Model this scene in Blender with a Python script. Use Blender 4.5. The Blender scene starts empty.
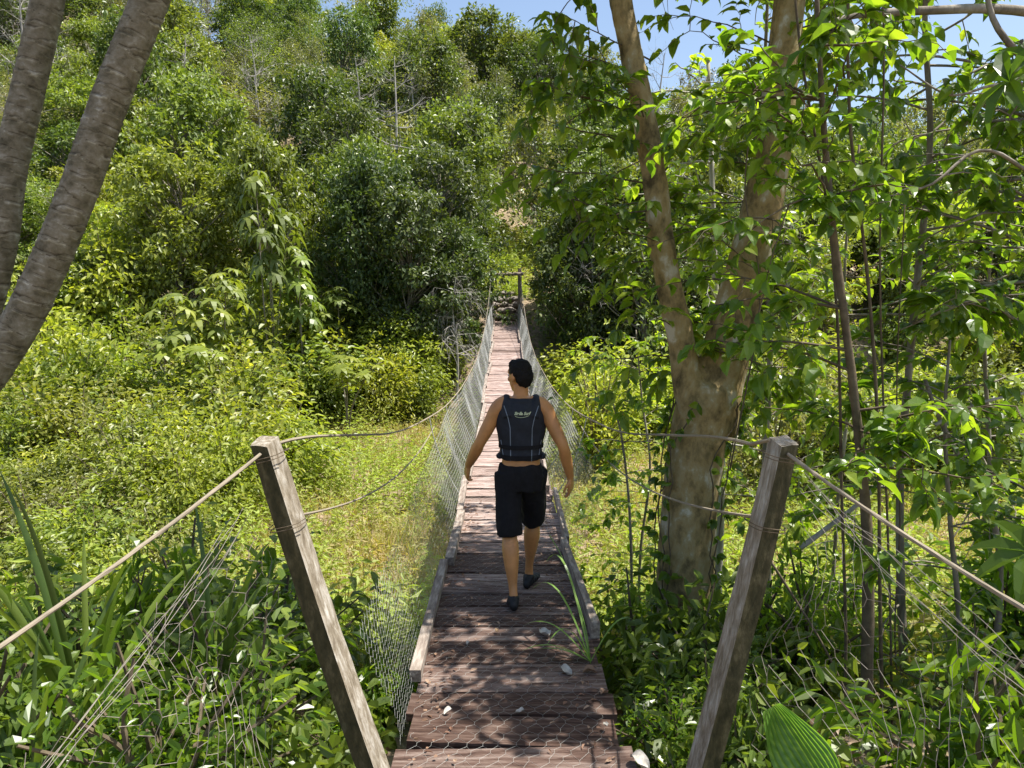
import bpy, math
import numpy as np
from mathutils import Vector, Matrix, noise as mnoise

R = np.random.default_rng(7)
guard = [0]
def trying(n=6000):
    guard[0] += 1
    if guard[0] > n: guard[0] = 0; return False
    return True
scene = bpy.context.scene
COL = scene.collection
PI = math.pi

# ------------------------------------------------------------------ camera
F = 800.0
PITCH = math.radians(7.05)
CAM = np.array([0.0, 0.0, 2.1])
cam_d = bpy.data.cameras.new('camera')
cam_d.sensor_width = 36.0
cam_d.lens = F / 1024.0 * 36.0
cam_d.clip_start = 0.05
cam_d.clip_end = 3000
cam = bpy.data.objects.new('camera', cam_d)
cam.location = CAM
cam.rotation_euler = (math.radians(90) - PITCH, 0, 0)
COL.objects.link(cam)
scene.camera = cam

def P(px, py, Y):
    """world point seen at a photo pixel, at the horizontal distance Y"""
    u = (px - 512) / F
    a = (384 - py) / F
    c, s = math.cos(PITCH), math.sin(PITCH)
    fy = c + a * s
    fz = -s + a * c
    t = Y / fy
    return np.array([u * t, Y, CAM[2] + fz * t])

# ------------------------------------------------------------------ mesh collector
class MB:
    def __init__(self):
        self.v = []; self.t = []; self.f = []; self.n = 0
    def add(self, v, faces, tint=0.5):
        v = np.asarray(v, dtype=np.float32).reshape(-1, 3)
        self.v.append(v)
        t = np.empty(len(v), dtype=np.float32); t[:] = tint
        self.t.append(t)
        if not isinstance(faces, list): faces = [faces]
        for f in faces:
            f = np.asarray(f, dtype=np.int64)
            self.f.append(f + self.n)
        self.n += len(v)
    def build(self, name, mat=None, parent=None, smooth=False, loc=None, shift=None):
        v = np.concatenate(self.v) if self.v else np.zeros((0, 3), np.float32)
        if shift is not None: v = v - np.asarray(shift, dtype=np.float32)
        t = np.concatenate(self.t) if self.t else np.zeros(0, np.float32)
        me = bpy.data.meshes.new(name)
        me.vertices.add(len(v)); me.vertices.foreach_set('co', v.ravel())
        li = np.concatenate([f.ravel() for f in self.f]).astype(np.int32)
        tot = np.concatenate([np.full(len(f), f.shape[1], np.int32) for f in self.f])
        st = np.zeros(len(tot), np.int32); st[1:] = np.cumsum(tot)[:-1]
        me.loops.add(len(li)); me.loops.foreach_set('vertex_index', li)
        me.polygons.add(len(tot)); me.polygons.foreach_set('loop_start', st)
        try: me.polygons.foreach_set('loop_total', tot)
        except Exception: pass
        me.polygons.foreach_set('use_smooth', np.full(len(tot), bool(smooth)))
        a = me.attributes.new('tint', 'FLOAT', 'POINT'); a.data.foreach_set('value', t)
        me.update(calc_edges=True); me.validate()
        if mat: me.materials.append(mat)
        o = bpy.data.objects.new(name, me)
        COL.objects.link(o)
        if parent is not None: o.parent = parent
        if loc is not None: o.location = loc
        return o

def tag(o, label=None, cat=None, group=None, kind=None):
    if label: o['label'] = label
    if cat: o['category'] = cat
    if group: o['group'] = group
    if kind: o['kind'] = kind
    return o

def thing(name, label, cat, loc=(0, 0, 0), group=None):
    o = bpy.data.objects.new(name, None); COL.objects.link(o)
    o.location = [float(a) for a in loc]; o.empty_display_size = .1
    return tag(o, label, cat, group)

def copy_thing(o, label=None):
    c = o.copy(); COL.objects.link(c)
    if label: c['label'] = label
    for ch in list(o.children):
        d = ch.copy(); COL.objects.link(d); d.parent = c
    return c

def nrm(a):
    a = np.asarray(a, dtype=float)
    l = np.linalg.norm(a, axis=-1, keepdims=True); l[l < 1e-9] = 1
    return a / l

def spline(pts, n):
    """catmull-rom resample, any number of columns"""
    p = np.asarray(pts, dtype=float)
    if len(p) == 2:
        t = np.linspace(0, 1, n)[:, None]; return p[0] * (1 - t) + p[1] * t
    q = np.vstack([2 * p[0] - p[1], p, 2 * p[-1] - p[-2]])
    u = np.linspace(0, len(p) - 1, n); i = np.minimum(u.astype(int), len(p) - 2); t = (u - i)[:, None]
    a, b, c, d = q[i], q[i + 1], q[i + 2], q[i + 3]
    return .5 * ((2 * b) + (-a + c) * t + (2 * a - 5 * b + 4 * c - d) * t ** 2 + (-a + 3 * b - 3 * c + d) * t ** 3)

def tube(mb, path, rad, sides=6, tint=0.5, cap=True, wob=0.0, tw=0.0):
    p = np.asarray(path, dtype=float); n = len(p)
    r = np.empty(n); r[:] = rad
    d = np.gradient(p, axis=0); d = nrm(d)
    ref = np.array([0, 0, 1.0]) if abs(d[0][2]) < .9 else np.array([1.0, 0, 0])
    a = nrm(np.cross(d[0], ref)); A = [a]
    for i in range(1, n):
        a = a - d[i] * np.dot(a, d[i]); a = a / max(1e-9, np.linalg.norm(a)); A.append(a)
    A = np.array(A); B = np.cross(d, A)
    th = np.arange(sides) * 2 * PI / sides
    rr = r[:, None] * np.ones(sides)
    if wob: rr = rr * (1 + wob * R.standard_normal(rr.shape))
    v = p[:, None, :] + rr[..., None] * (np.cos(th)[None, :, None] * A[:, None, :] + np.sin(th)[None, :, None] * B[:, None, :])
    i = np.arange(n - 1)[:, None] * sides; j = np.arange(sides)[None, :]; k = (j + 1) % sides
    f = np.stack([i + j, i + k, i + sides + k, i + sides + j], -1).reshape(-1, 4)
    fs = [f]
    if cap and sides >= 3:
        fs.append(np.arange(sides)[::-1][None, :]); fs.append(((n - 1) * sides + np.arange(sides))[None, :])
    if np.ndim(tint): tint = np.repeat(np.asarray(tint), sides)
    mb.add(v.reshape(-1, 3), fs, tint)

def segs(mb, A, B, rad, tint=.5):
    """many thin three-sided wires from A[i] to B[i]"""
    A = np.asarray(A, float); B = np.asarray(B, float); n = len(A)
    d = nrm(B - A); ref = np.where(np.abs(d[:, 2:3]) < .9, np.array([[0, 0, 1.]]), np.array([[1., 0, 0]]))
    a = nrm(np.cross(d, ref)); b = np.cross(d, a)
    rad = np.broadcast_to(np.asarray(rad, float), (n,))[:, None]
    vs = []
    for E in (A, B):
        for k in range(3):
            th = k * 2 * PI / 3
            vs.append(E + rad * (math.cos(th) * a + math.sin(th) * b))
    v = np.stack(vs, 1).reshape(-1, 3)
    base = np.arange(n)[:, None] * 6
    f = np.concatenate([base + np.array([[k, (k + 1) % 3, 3 + (k + 1) % 3, 3 + k]]) for k in range(3)])
    t = np.repeat(np.broadcast_to(np.asarray(tint, float), (n,)), 6)
    mb.add(v, f, t)

def box(mb, c, size, rot=None, tint=.5):
    s = np.array(size) / 2
    v = np.array([[x, y, z] for x in (-1, 1) for y in (-1, 1) for z in (-1, 1)], float) * s
    if rot is not None: v = v @ np.array(rot).T
    v = v + np.array(c)
    f = [[0, 1, 3, 2], [4, 6, 7, 5], [0, 4, 5, 1], [2, 3, 7, 6], [0, 2, 6, 4], [1, 5, 7, 3]]
    mb.add(v, np.array(f), tint)

# leaf templates: along, side, height ; faces
LT = {
 'rhomb': (np.array([[0, 0, 0], [.45, .5, .08], [1, 0, -.1], [.45, -.5, .08]]), [np.array([[0, 1, 2, 3]])]),
 'ovate': (np.array([[0, 0, 0], [.28, .46, .10], [.68, .36, .02], [1, 0, -.16], [.68, -.36, .02], [.28, -.46, .10]]),
           [np.array([[0, 3, 2, 1], [0, 5, 4, 3]])]),
 'fine': (np.array([[0, 0, 0], [.12, 0, .02], [.45, 0, .03], [.78, 0, -.06], [1, 0, -.2],
                    [.13, .27, .10], [.42, .5, .14], [.76, .3, .0], [.13, -.27, .10], [.42, -.5, .14], [.76, -.3, .0]]),
          [np.array([[1, 2, 6, 5], [2, 3, 7, 6], [1, 8, 9, 2], [2, 9, 10, 3]]), np.array([[0, 1, 5], [3, 4, 7], [0, 8, 1], [3, 10, 4]])]),
 'blade': (np.array([[0, .35, 0], [0, -.35, 0], [.4, .5, .10], [.4, -.5, .10], [.75, .35, .04], [.75, -.35, .04], [1, 0, -.12]]),
           [np.array([[0, 1, 3, 2], [2, 3, 5, 4]]), np.array([[4, 5, 6]])]),
}
def leaves(mb, pos, d, up, L, W, tint, shape='ovate'):
    pos = np.asarray(pos, float); n = len(pos)
    if n == 0: return
    d = nrm(d); up = np.asarray(up, float)
    s = np.cross(d, up); bad = np.linalg.norm(s, axis=1) < 1e-3
    s[bad] = [1, 0, 0]; s = nrm(s); u = np.cross(s, d)
    T, fs = LT[shape]
    L = np.broadcast_to(np.asarray(L, float), (n,))[:, None, None]; W = np.broadcast_to(np.asarray(W, float), (n,))[:, None, None]
    v = pos[:, None, :] + d[:, None, :] * T[None, :, 0:1] * L + s[:, None, :] * T[None, :, 1:2] * W + u[:, None, :] * T[None, :, 2:3] * L
    k = len(T); base = (np.arange(n) * k)[:, None, None]
    F_ = [(base + f[None]).reshape(-1, f.shape[1]) for f in fs]
    mb.add(v.reshape(-1, 3), F_, np.repeat(np.broadcast_to(np.asarray(tint, float), (n,)), k))

def rdir(n, zb=0.0, zs=1.0):
    v = R.standard_normal((n, 3)); v[:, 2] = v[:, 2] * zs + zb
    return nrm(v)

# ------------------------------------------------------------------ materials
def newmat(name):
    m = bpy.data.materials.new(name); m.use_nodes = True
    nt = m.node_tree; nt.nodes.clear()
    return m, nt, nt.nodes, nt.links

def ramp(nt, stops):
    r = nt.nodes.new('ShaderNodeValToRGB'); e = r.color_ramp.elements
    while len(e) < len(stops): e.new(.5)
    for i, (p, c) in enumerate(stops):
        e[i].position = p; e[i].color = (*c, 1) if len(c) == 3 else c
    return r

def mat_leaf(name, c0, c1, c2, tr=.35, rough=.43, trc=(1.5, 1.55, .55), var=.25, spec=.55):
    m, nt, N, L = newmat(name)
    a = N.new('ShaderNodeAttribute'); a.attribute_name = 'tint'
    r = ramp(nt, [(0, c0), (.55, c1), (1, c2)]); L.new(a.outputs['Fac'], r.inputs[0])
    oi = N.new('ShaderNodeObjectInfo')
    hs = N.new('ShaderNodeHueSaturation')
    mr = N.new('ShaderNodeMapRange'); mr.inputs['To Min'].default_value = 1 - var; mr.inputs['To Max'].default_value = 1 + var
    L.new(oi.outputs['Random'], mr.inputs['Value']); L.new(mr.outputs[0], hs.inputs['Value'])
    mu = N.new('ShaderNodeMath'); mu.operation = 'MULTIPLY'; mu.inputs[1].default_value = 7.31
    fr = N.new('ShaderNodeMath'); fr.operation = 'FRACT'
    L.new(oi.outputs['Random'], mu.inputs[0]); L.new(mu.outputs[0], fr.inputs[0])
    mh = N.new('ShaderNodeMapRange'); mh.inputs['To Min'].default_value = .5 - .026 * var / .25; mh.inputs['To Max'].default_value = .5 + .003 * var / .25
    L.new(fr.outputs[0], mh.inputs['Value']); L.new(mh.outputs[0], hs.inputs['Hue'])
    L.new(r.outputs[0], hs.inputs['Color'])
    p = N.new('ShaderNodeBsdfPrincipled'); p.inputs['Roughness'].default_value = rough
    p.inputs['Specular IOR Level'].default_value = spec
    L.new(hs.outputs[0], p.inputs['Base Color'])
    t = N.new('ShaderNodeBsdfTranslucent')
    mx = N.new('ShaderNodeMix'); mx.data_type = 'RGBA'; mx.blend_type = 'MULTIPLY'; mx.inputs[0].default_value = 1
    L.new(hs.outputs[0], mx.inputs[6]); mx.inputs[7].default_value = (trc[0] * 1.3, trc[1] * 1.3, trc[2] * 1.3, 1)
    L.new(mx.outputs[2], t.inputs[0])
    ms = N.new('ShaderNodeMixShader'); ms.inputs[0].default_value = tr
    L.new(p.outputs[0], ms.inputs[1]); L.new(t.outputs[0], ms.inputs[2])
    o = N.new('ShaderNodeOutputMaterial'); L.new(ms.outputs[0], o.inputs[0])
    return m

def mat_noise(name, stops, scale=(1, 1, 1), nscale=5, detail=6, rough=.85, bump=.3, bdist=.02, tintmix=0.0, tstops=None, wave=None, dist=0.0):
    m, nt, N, L = newmat(name)
    tc = N.new('ShaderNodeTexCoord'); mp = N.new('ShaderNodeMapping'); mp.inputs['Scale'].default_value = scale
    L.new(tc.outputs['Object'], mp.inputs[0])
    n = N.new('ShaderNodeTexNoise'); n.inputs['Scale'].default_value = nscale; n.inputs['Detail'].default_value = detail
    n.inputs['Roughness'].default_value = .65; n.inputs['Distortion'].default_value = dist
    L.new(mp.outputs[0], n.inputs['Vector'])
    r = ramp(nt, stops); L.new(n.outputs['Fac'], r.inputs[0])
    colr = r.outputs[0]
    if tstops:
        a = N.new('ShaderNodeAttribute'); a.attribute_name = 'tint'
        r2 = ramp(nt, tstops); L.new(a.outputs['Fac'], r2.inputs[0])
        mx = N.new('ShaderNodeMix'); mx.data_type = 'RGBA'; mx.blend_type = 'MULTIPLY'; mx.inputs[0].default_value = tintmix
        L.new(colr, mx.inputs[6]); L.new(r2.outputs[0], mx.inputs[7]); colr = mx.outputs[2]
    p = N.new('ShaderNodeBsdfPrincipled'); p.inputs['Roughness'].default_value = rough
    p.inputs['Specular IOR Level'].default_value = .25
    L.new(colr, p.inputs['Base Color'])
    b = N.new('ShaderNodeBump'); b.inputs['Strength'].default_value = bump; b.inputs['Distance'].default_value = bdist
    L.new(n.outputs['Fac'], b.inputs['Height']); L.new(b.outputs[0], p.inputs['Normal'])
    o = N.new('ShaderNodeOutputMaterial'); L.new(p.outputs[0], o.inputs[0])
    m['col'] = 1
    return m

def mat_plain(name, c, rough=.6, spec=.3, metal=0.0, var=.15, sc=20):
    return_m = mat_noise(name, [(.3, tuple(x * (1 - var) for x in c)), (.7, tuple(x * (1 + var) for x in c))], nscale=sc, rough=rough, bump=.15, bdist=.004)
    p = [n for n in return_m.node_tree.nodes if n.type == 'BSDF_PRINCIPLED'][0]
    p.inputs['Specular IOR Level'].default_value = spec; p.inputs['Metallic'].default_value = metal
    return return_m

M = {}
M['bright'] = mat_leaf('leaf_bright', (.13, .17, .025), (.24, .30, .04), (.40, .43, .075), tr=.38)
M['mid'] = mat_leaf('leaf_mid', (.075, .115, .022), (.15, .205, .035), (.27, .32, .06), tr=.33)
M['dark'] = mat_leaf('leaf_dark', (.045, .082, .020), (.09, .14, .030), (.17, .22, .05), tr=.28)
M['olive'] = mat_leaf('leaf_olive', (.12, .14, .04), (.20, .22, .07), (.30, .31, .10), tr=.32)
M['grey'] = mat_leaf('leaf_grey', (.13, .14, .08), (.20, .20, .13), (.29, .27, .19), tr=.2)
M['near'] = mat_leaf('leaf_near', (.045, .095, .014), (.10, .18, .022), (.22, .30, .038), tr=.5, rough=.33, trc=(1.9, 1.9, .5), var=.15, spec=.5)
M['under'] = mat_leaf('leaf_under', (.06, .105, .02), (.11, .175, .03), (.21, .28, .05), tr=.38, rough=.35, var=.18, spec=.5)
M['palmleaf'] = mat_leaf('leaf_palm', (.07, .16, .03), (.12, .25, .04), (.24, .38, .08), tr=.35, rough=.35, var=.05)
M['weed'] = mat_leaf('leaf_weed', (.40, .31, .15), (.30, .35, .08), (.33, .42, .07), tr=.38, rough=.6, var=.05)
M['dry'] = mat_leaf('leaf_dry', (.16, .09, .05), (.28, .19, .11), (.46, .38, .28), tr=.15, rough=.8, trc=(1, .9, .7))
M['bark'] = mat_noise('bark_grey', [(.3, (.10, .085, .065)), (.5, (.21, .18, .14)), (.7, (.36, .33, .28))], scale=(1, 1, .3), nscale=9, bump=.5)
M['pale'] = mat_noise('bark_pale', [(.3, (.22, .20, .17)), (.7, (.48, .45, .40))], scale=(1, 1, .4), nscale=12, bump=.3)
M['twig'] = mat_noise('bark_twig', [(.3, (.06, .045, .03)), (.7, (.18, .14, .09))], nscale=12, bump=.3)
M['trunk'] = mat_noise('bark_smooth', [(.35, (.08, .06, .028)), (.43, (.20, .15, .068)), (.50, (.32, .235, .105)), (.57, (.36, .29, .155)), (.64, (.52, .48, .38))], scale=(1, 1, .6), nscale=6.5, detail=12, bump=.6, bdist=.03, dist=.15)
M['palm'] = mat_noise('palm_bark', [(.32, (.10, .09, .06)), (.46, (.20, .175, .125)), (.58, (.28, .255, .20)), (.70, (.44, .43, .39))], scale=(1, 1, 1.2), nscale=13, detail=8, bump=.5, bdist=.02,
                      tstops=[(0, (.25, .21, .16)), (.10, (.5, .46, .40)), (.2, (.85, .82, .78)), (.82, (.80, .78, .73)), (1, (1.5, 1.5, 1.45))], tintmix=1)
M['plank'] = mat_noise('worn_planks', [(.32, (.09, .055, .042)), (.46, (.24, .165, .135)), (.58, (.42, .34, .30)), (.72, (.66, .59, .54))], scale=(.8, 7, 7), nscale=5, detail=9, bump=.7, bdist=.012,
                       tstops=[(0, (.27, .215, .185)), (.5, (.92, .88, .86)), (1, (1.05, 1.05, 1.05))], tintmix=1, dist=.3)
M['rail'] = mat_noise('weathered_rail', [(.30, (.10, .07, .055)), (.5, (.26, .21, .17)), (.7, (.46, .40, .34))], scale=(6, .6, 6), nscale=6, detail=8, bump=.6, bdist=.01)
M['post'] = mat_noise('post_wood', [(.28, (.11, .085, .055)), (.46, (.24, .20, .145)), (.58, (.36, .32, .26)), (.72, (.52, .49, .43))], scale=(5, 5, .35), nscale=9, detail=9, bump=.8, bdist=.01, dist=.4)
M['postmoss_shade'] = mat_noise('post_moss_shade', [(.35, (.03, .03, .014)), (.52, (.06, .054, .027)), (.68, (.13, .115, .065))], scale=(1, 1, .5), nscale=22, detail=8, bump=.6, bdist=.01)  # moss, with the shade of the unlit face put into its colour
M['rope'] = mat_plain('old_rope', (.27, .225, .165), rough=.9)
M['wire'] = mat_plain('galvanised_wire', (.34, .34, .31), rough=.55, spec=.4, metal=.0)
M['rust'] = mat_plain('rusty_wire', (.22, .19, .16), rough=.7, spec=.3, var=.5, sc=9)
M['skin'] = mat_plain('skin', (.54, .245, .09), rough=.38, spec=.4, var=.22, sc=6)
M['hair'] = mat_plain('black_hair', (.010, .008, .007), rough=.75, spec=.2, var=.3, sc=60)
M['vest'] = mat_plain('black_neoprene', (.018, .02, .028), rough=.7, spec=.3, var=.25, sc=30)
M['shorts'] = mat_plain('black_cloth', (.013, .012, .014), rough=.85, spec=.2, var=.25, sc=30)
M['piping'] = mat_plain('grey_piping', (.22, .25, .30), rough=.6)
M['logo'] = mat_plain('logo_print', (.62, .66, .42), rough=.6)
M['shoe'] = mat_plain('black_rubber', (.012, .012, .013), rough=.6, spec=.4)
M['rock'] = mat_noise('rock', [(.3, (.06, .05, .04)), (.5, (.16, .135, .11)), (.7, (.36, .32, .28))], nscale=5, bump=.8, bdist=.05)
M['litter'] = mat_noise('pale_litter', [(.3, (.30, .27, .23)), (.7, (.62, .59, .53))], nscale=20, bump=.6, bdist=.01)

# ground
def mat_ground():
    m, nt, N, L = newmat('ground_soil')
    tc = N.new('ShaderNodeTexCoord')
    n1 = N.new('ShaderNodeTexNoise'); n1.inputs['Scale'].default_value = .5; n1.inputs['Detail'].default_value = 10; n1.inputs['Roughness'].default_value = .7
    n2 = N.new('ShaderNodeTexNoise'); n2.inputs['Scale'].default_value = 9; n2.inputs['Detail'].default_value = 8
    L.new(tc.outputs['Object'], n1.inputs['Vector']); L.new(tc.outputs['Object'], n2.inputs['Vector'])
    r1 = ramp(nt, [(.40, (.15, .14, .06)), (.50, (.26, .20, .12)), (.60, (.38, .28, .20))])
    r2 = ramp(nt, [(.3, (.35, .33, .3)), (.7, (1.2, 1.2, 1.15))])
    L.new(n1.outputs['Fac'], r1.inputs[0]); L.new(n2.outputs['Fac'], r2.inputs[0])
    mx = N.new('ShaderNodeMix'); mx.data_type = 'RGBA'; mx.blend_type = 'MULTIPLY'; mx.inputs[0].default_value = .8
    L.new(r1.outputs[0], mx.inputs[6]); L.new(r2.outputs[0], mx.inputs[7])
    p = N.new('ShaderNodeBsdfPrincipled'); p.inputs['Roughness'].default_value = .95; L.new(mx.outputs[2], p.inputs['Base Color'])
    b = N.new('ShaderNodeBump'); b.inputs['Strength'].default_value = .6; b.inputs['Distance'].default_value = .06
    L.new(n2.outputs['Fac'], b.inputs['Height']); L.new(b.outputs[0], p.inputs['Normal'])
    o = N.new('ShaderNodeOutputMaterial'); L.new(p.outputs[0], o.inputs[0])
    return m
M['ground'] = mat_ground()

# ------------------------------------------------------------------ terrain
def sm(t):
    t = np.clip(t, 0, 1); return t * t * (3 - 2 * t)
def H(x, y):
    x = np.asarray(x, float); y = np.asarray(y, float)
    h = -.22 - 3.0 * sm((y - 2.8) / 8.5)
    h = h + 3.6 * sm((y - 29.5) / 7.5)
    sl = np.interp(x, [-60, -22, 0, 15, 32, 60, 100], [.50, .41, .325, .265, .195, .15, .14])
    up = np.clip(y - 37, 0, 80) - .9 * np.clip(y - 117, 0, 120)
    h = h + sl * up
    far = sm((y - 36) / 30)
    h = h + far * (1.6 * np.sin(x * .13 + 1.3) * np.sin(y * .09 + .4) + .8 * np.sin(x * .31 + y * .17))
    mid = sm((y - 8) / 6)
    h = h + mid * (.18 * np.sin(x * .6 + .4 * y) * np.sin(y * .45) + .08 * np.sin(x * 1.7) * np.sin(y * 1.3))
    h = h + .12 * sm((np.abs(x) - 1.2) / 1.5) * np.sin(x * 1.9 + y * 1.1) * (1 - mid)
    return h
def terrain():
    n = 360
    u = np.linspace(-1, 1, n); xs = 260 * np.sinh(4.2 * u) / np.sinh(4.2)
    v = np.linspace(0, 1, n); ys = -40 + 640 * (np.sinh(4.0 * (v - .12)) - np.sinh(-.48)) / (np.sinh(3.52) - np.sinh(-.48))
    X, Y = np.meshgrid(xs, ys); Z = H(X, Y)
    i = np.arange(n - 1)[:, None] * n + np.arange(n - 1)[None, :]
    f = np.stack([i, i + 1, i + n + 1, i + n], -1).reshape(-1, 4)
    mb = MB(); mb.add(np.stack([X, Y, Z], -1).reshape(-1, 3), f)
    tag(mb.build('ground', M['ground'], smooth=True), kind='structure')
terrain()

# ------------------------------------------------------------------ bridge
DZ = np.array([[-2, 0.0], [1, 0.0], [3.66, -.0], [5.4, -.11], [7, -.25], [10, -.42], [13.7, -.54], [19, -.48], [25, -.16], [30, .16], [36.6, .48]])
def deckz(y): 
    y = np.asarray(y, float)
    k = np.linspace(-1.2, 1.2, 7)
    return np.mean([np.interp(y + a, DZ[:, 0], DZ[:, 1]) for a in k], axis=0)
def bx(y): return -.0085 * np.asarray(y, float) + .03
bridge = thing('suspension_bridge', 'long narrow sagging footbridge of worn wooden planks with wire netting sides', 'footbridge', (0, 3, 0))
BO = np.array([0, 3, 0.0])
def bpart(mb, name, mat, smooth=False): return mb.build(name, mat, bridge, smooth=smooth, shift=BO)

mb = MB(); y = 1.2
while y < 36.4:
    w = float(R.choice([.2, .24, .28, .32, .36])) * R.uniform(.9, 1.08)
    dz = float(deckz(y + w / 2) - deckz(y - w / 2)) / w
    ang = math.atan(dz) + R.normal(0, .012)
    yaw = R.normal(0, .012); roll = R.normal(0, .010)
    rot = np.array(Matrix.Rotation(yaw, 3, 'Z') @ Matrix.Rotation(ang, 3, 'X') @ Matrix.Rotation(roll, 3, 'Y'))
    hw = .515 + R.uniform(-.02, .03)
    # plank with slightly ragged long edges
    nx = 14; xs = np.linspace(-hw, hw, nx)
    e0 = -w / 2 + .006 + np.abs(R.normal(0, .0035, nx)); e1 = w / 2 - .006 - np.abs(R.normal(0, .0035, nx))
    zt = R.normal(0, .0018, nx)
    top0 = np.stack([xs, e0, .018 + zt], -1); top1 = np.stack([xs, e1, .018 + zt * .6], -1)
    b0 = top0 * [1, 1, 0] + [0, 0, -.022]; b1 = top1 * [1, 1, 0] + [0, 0, -.022]
    V = np.concatenate([top0, top1, b0, b1]) @ rot.T + [float(bx(y)) + R.normal(0, .008), y + w / 2, float(deckz(y + w / 2)) - .018 + R.normal(0, .003)]
    i = np.arange(nx - 1)
    f = np.concatenate([np.stack([i, i + 1, nx + i + 1, nx + i], -1), np.stack([2 * nx + i, i + 2 * nx + 0 + nx, i + 3 * nx + 1, i + 2 * nx + 1], -1),
                        np.stack([i, 2 * nx + i, 2 * nx + i + 1, i + 1], -1), np.stack([nx + i, nx + i + 1, 3 * nx + i + 1, 3 * nx + i], -1),
                        [[0, nx, 3 * nx, 2 * nx], [nx - 1, 3 * nx - 1, 4 * nx - 1, 2 * nx - 1]]])
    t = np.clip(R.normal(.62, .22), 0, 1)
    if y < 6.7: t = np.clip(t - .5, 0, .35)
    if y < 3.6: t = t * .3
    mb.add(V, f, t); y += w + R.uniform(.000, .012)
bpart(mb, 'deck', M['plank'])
mb = MB()   # bearers under the planks
for s in (-.42, 0, .42):
    ys = np.linspace(1.2, 36.5, 60); tube(mb, np.stack([bx(ys) + s, ys, deckz(ys) - .065], -1), .02, 6)
bpart(mb, 'bearer_cable', M['wire'])
# kerb timbers
for s in (-1, 1):
    mb = MB(); y = 4.1 if s < 0 else 4.7
    while y < 36:
        l = R.uniform(1.7, 2.7); l = min(l, 36.4 - y)
        ya = y; yb = y + l - .02
        h = R.uniform(.055, .075) if s < 0 else R.uniform(.08, .12); w = R.uniform(.055, .075) if s < 0 else R.uniform(.035, .05)
        n = 8; yy = np.linspace(ya, yb, n)
        zc = np.interp(yy, [ya, yb], [float(deckz(ya)), float(deckz(yb))]); zc = np.maximum(zc, deckz(yy)) + .004 + R.uniform(0, .006)
        xo = bx(yy) + s * (.505 + R.normal(0, .012)) + np.linspace(0, R.normal(0, .03), n)
        q = lambda a, b: np.stack([xo + a * w / 2 + R.normal(0, .002, n), yy, zc + b * h], -1)
        V = np.concatenate([q(-1, 0), q(1, 0), q(1, 1), q(-1, 1)])
        i = np.arange(n - 1); fs = []
        for a, b in ((0, 1), (1, 2), (2, 3), (3, 0)):
            fs.append(np.stack([a * n + i, b * n + i, b * n + i + 1, a * n + i + 1], -1))
        fs.append(np.array([[3 * n, 2 * n, n, 0], [n - 1, 2 * n - 1, 3 * n - 1, 4 * n - 1]]))
        mb.add(V, fs); y += l
    bpart(mb, 'side_timber', M['rail'])
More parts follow.
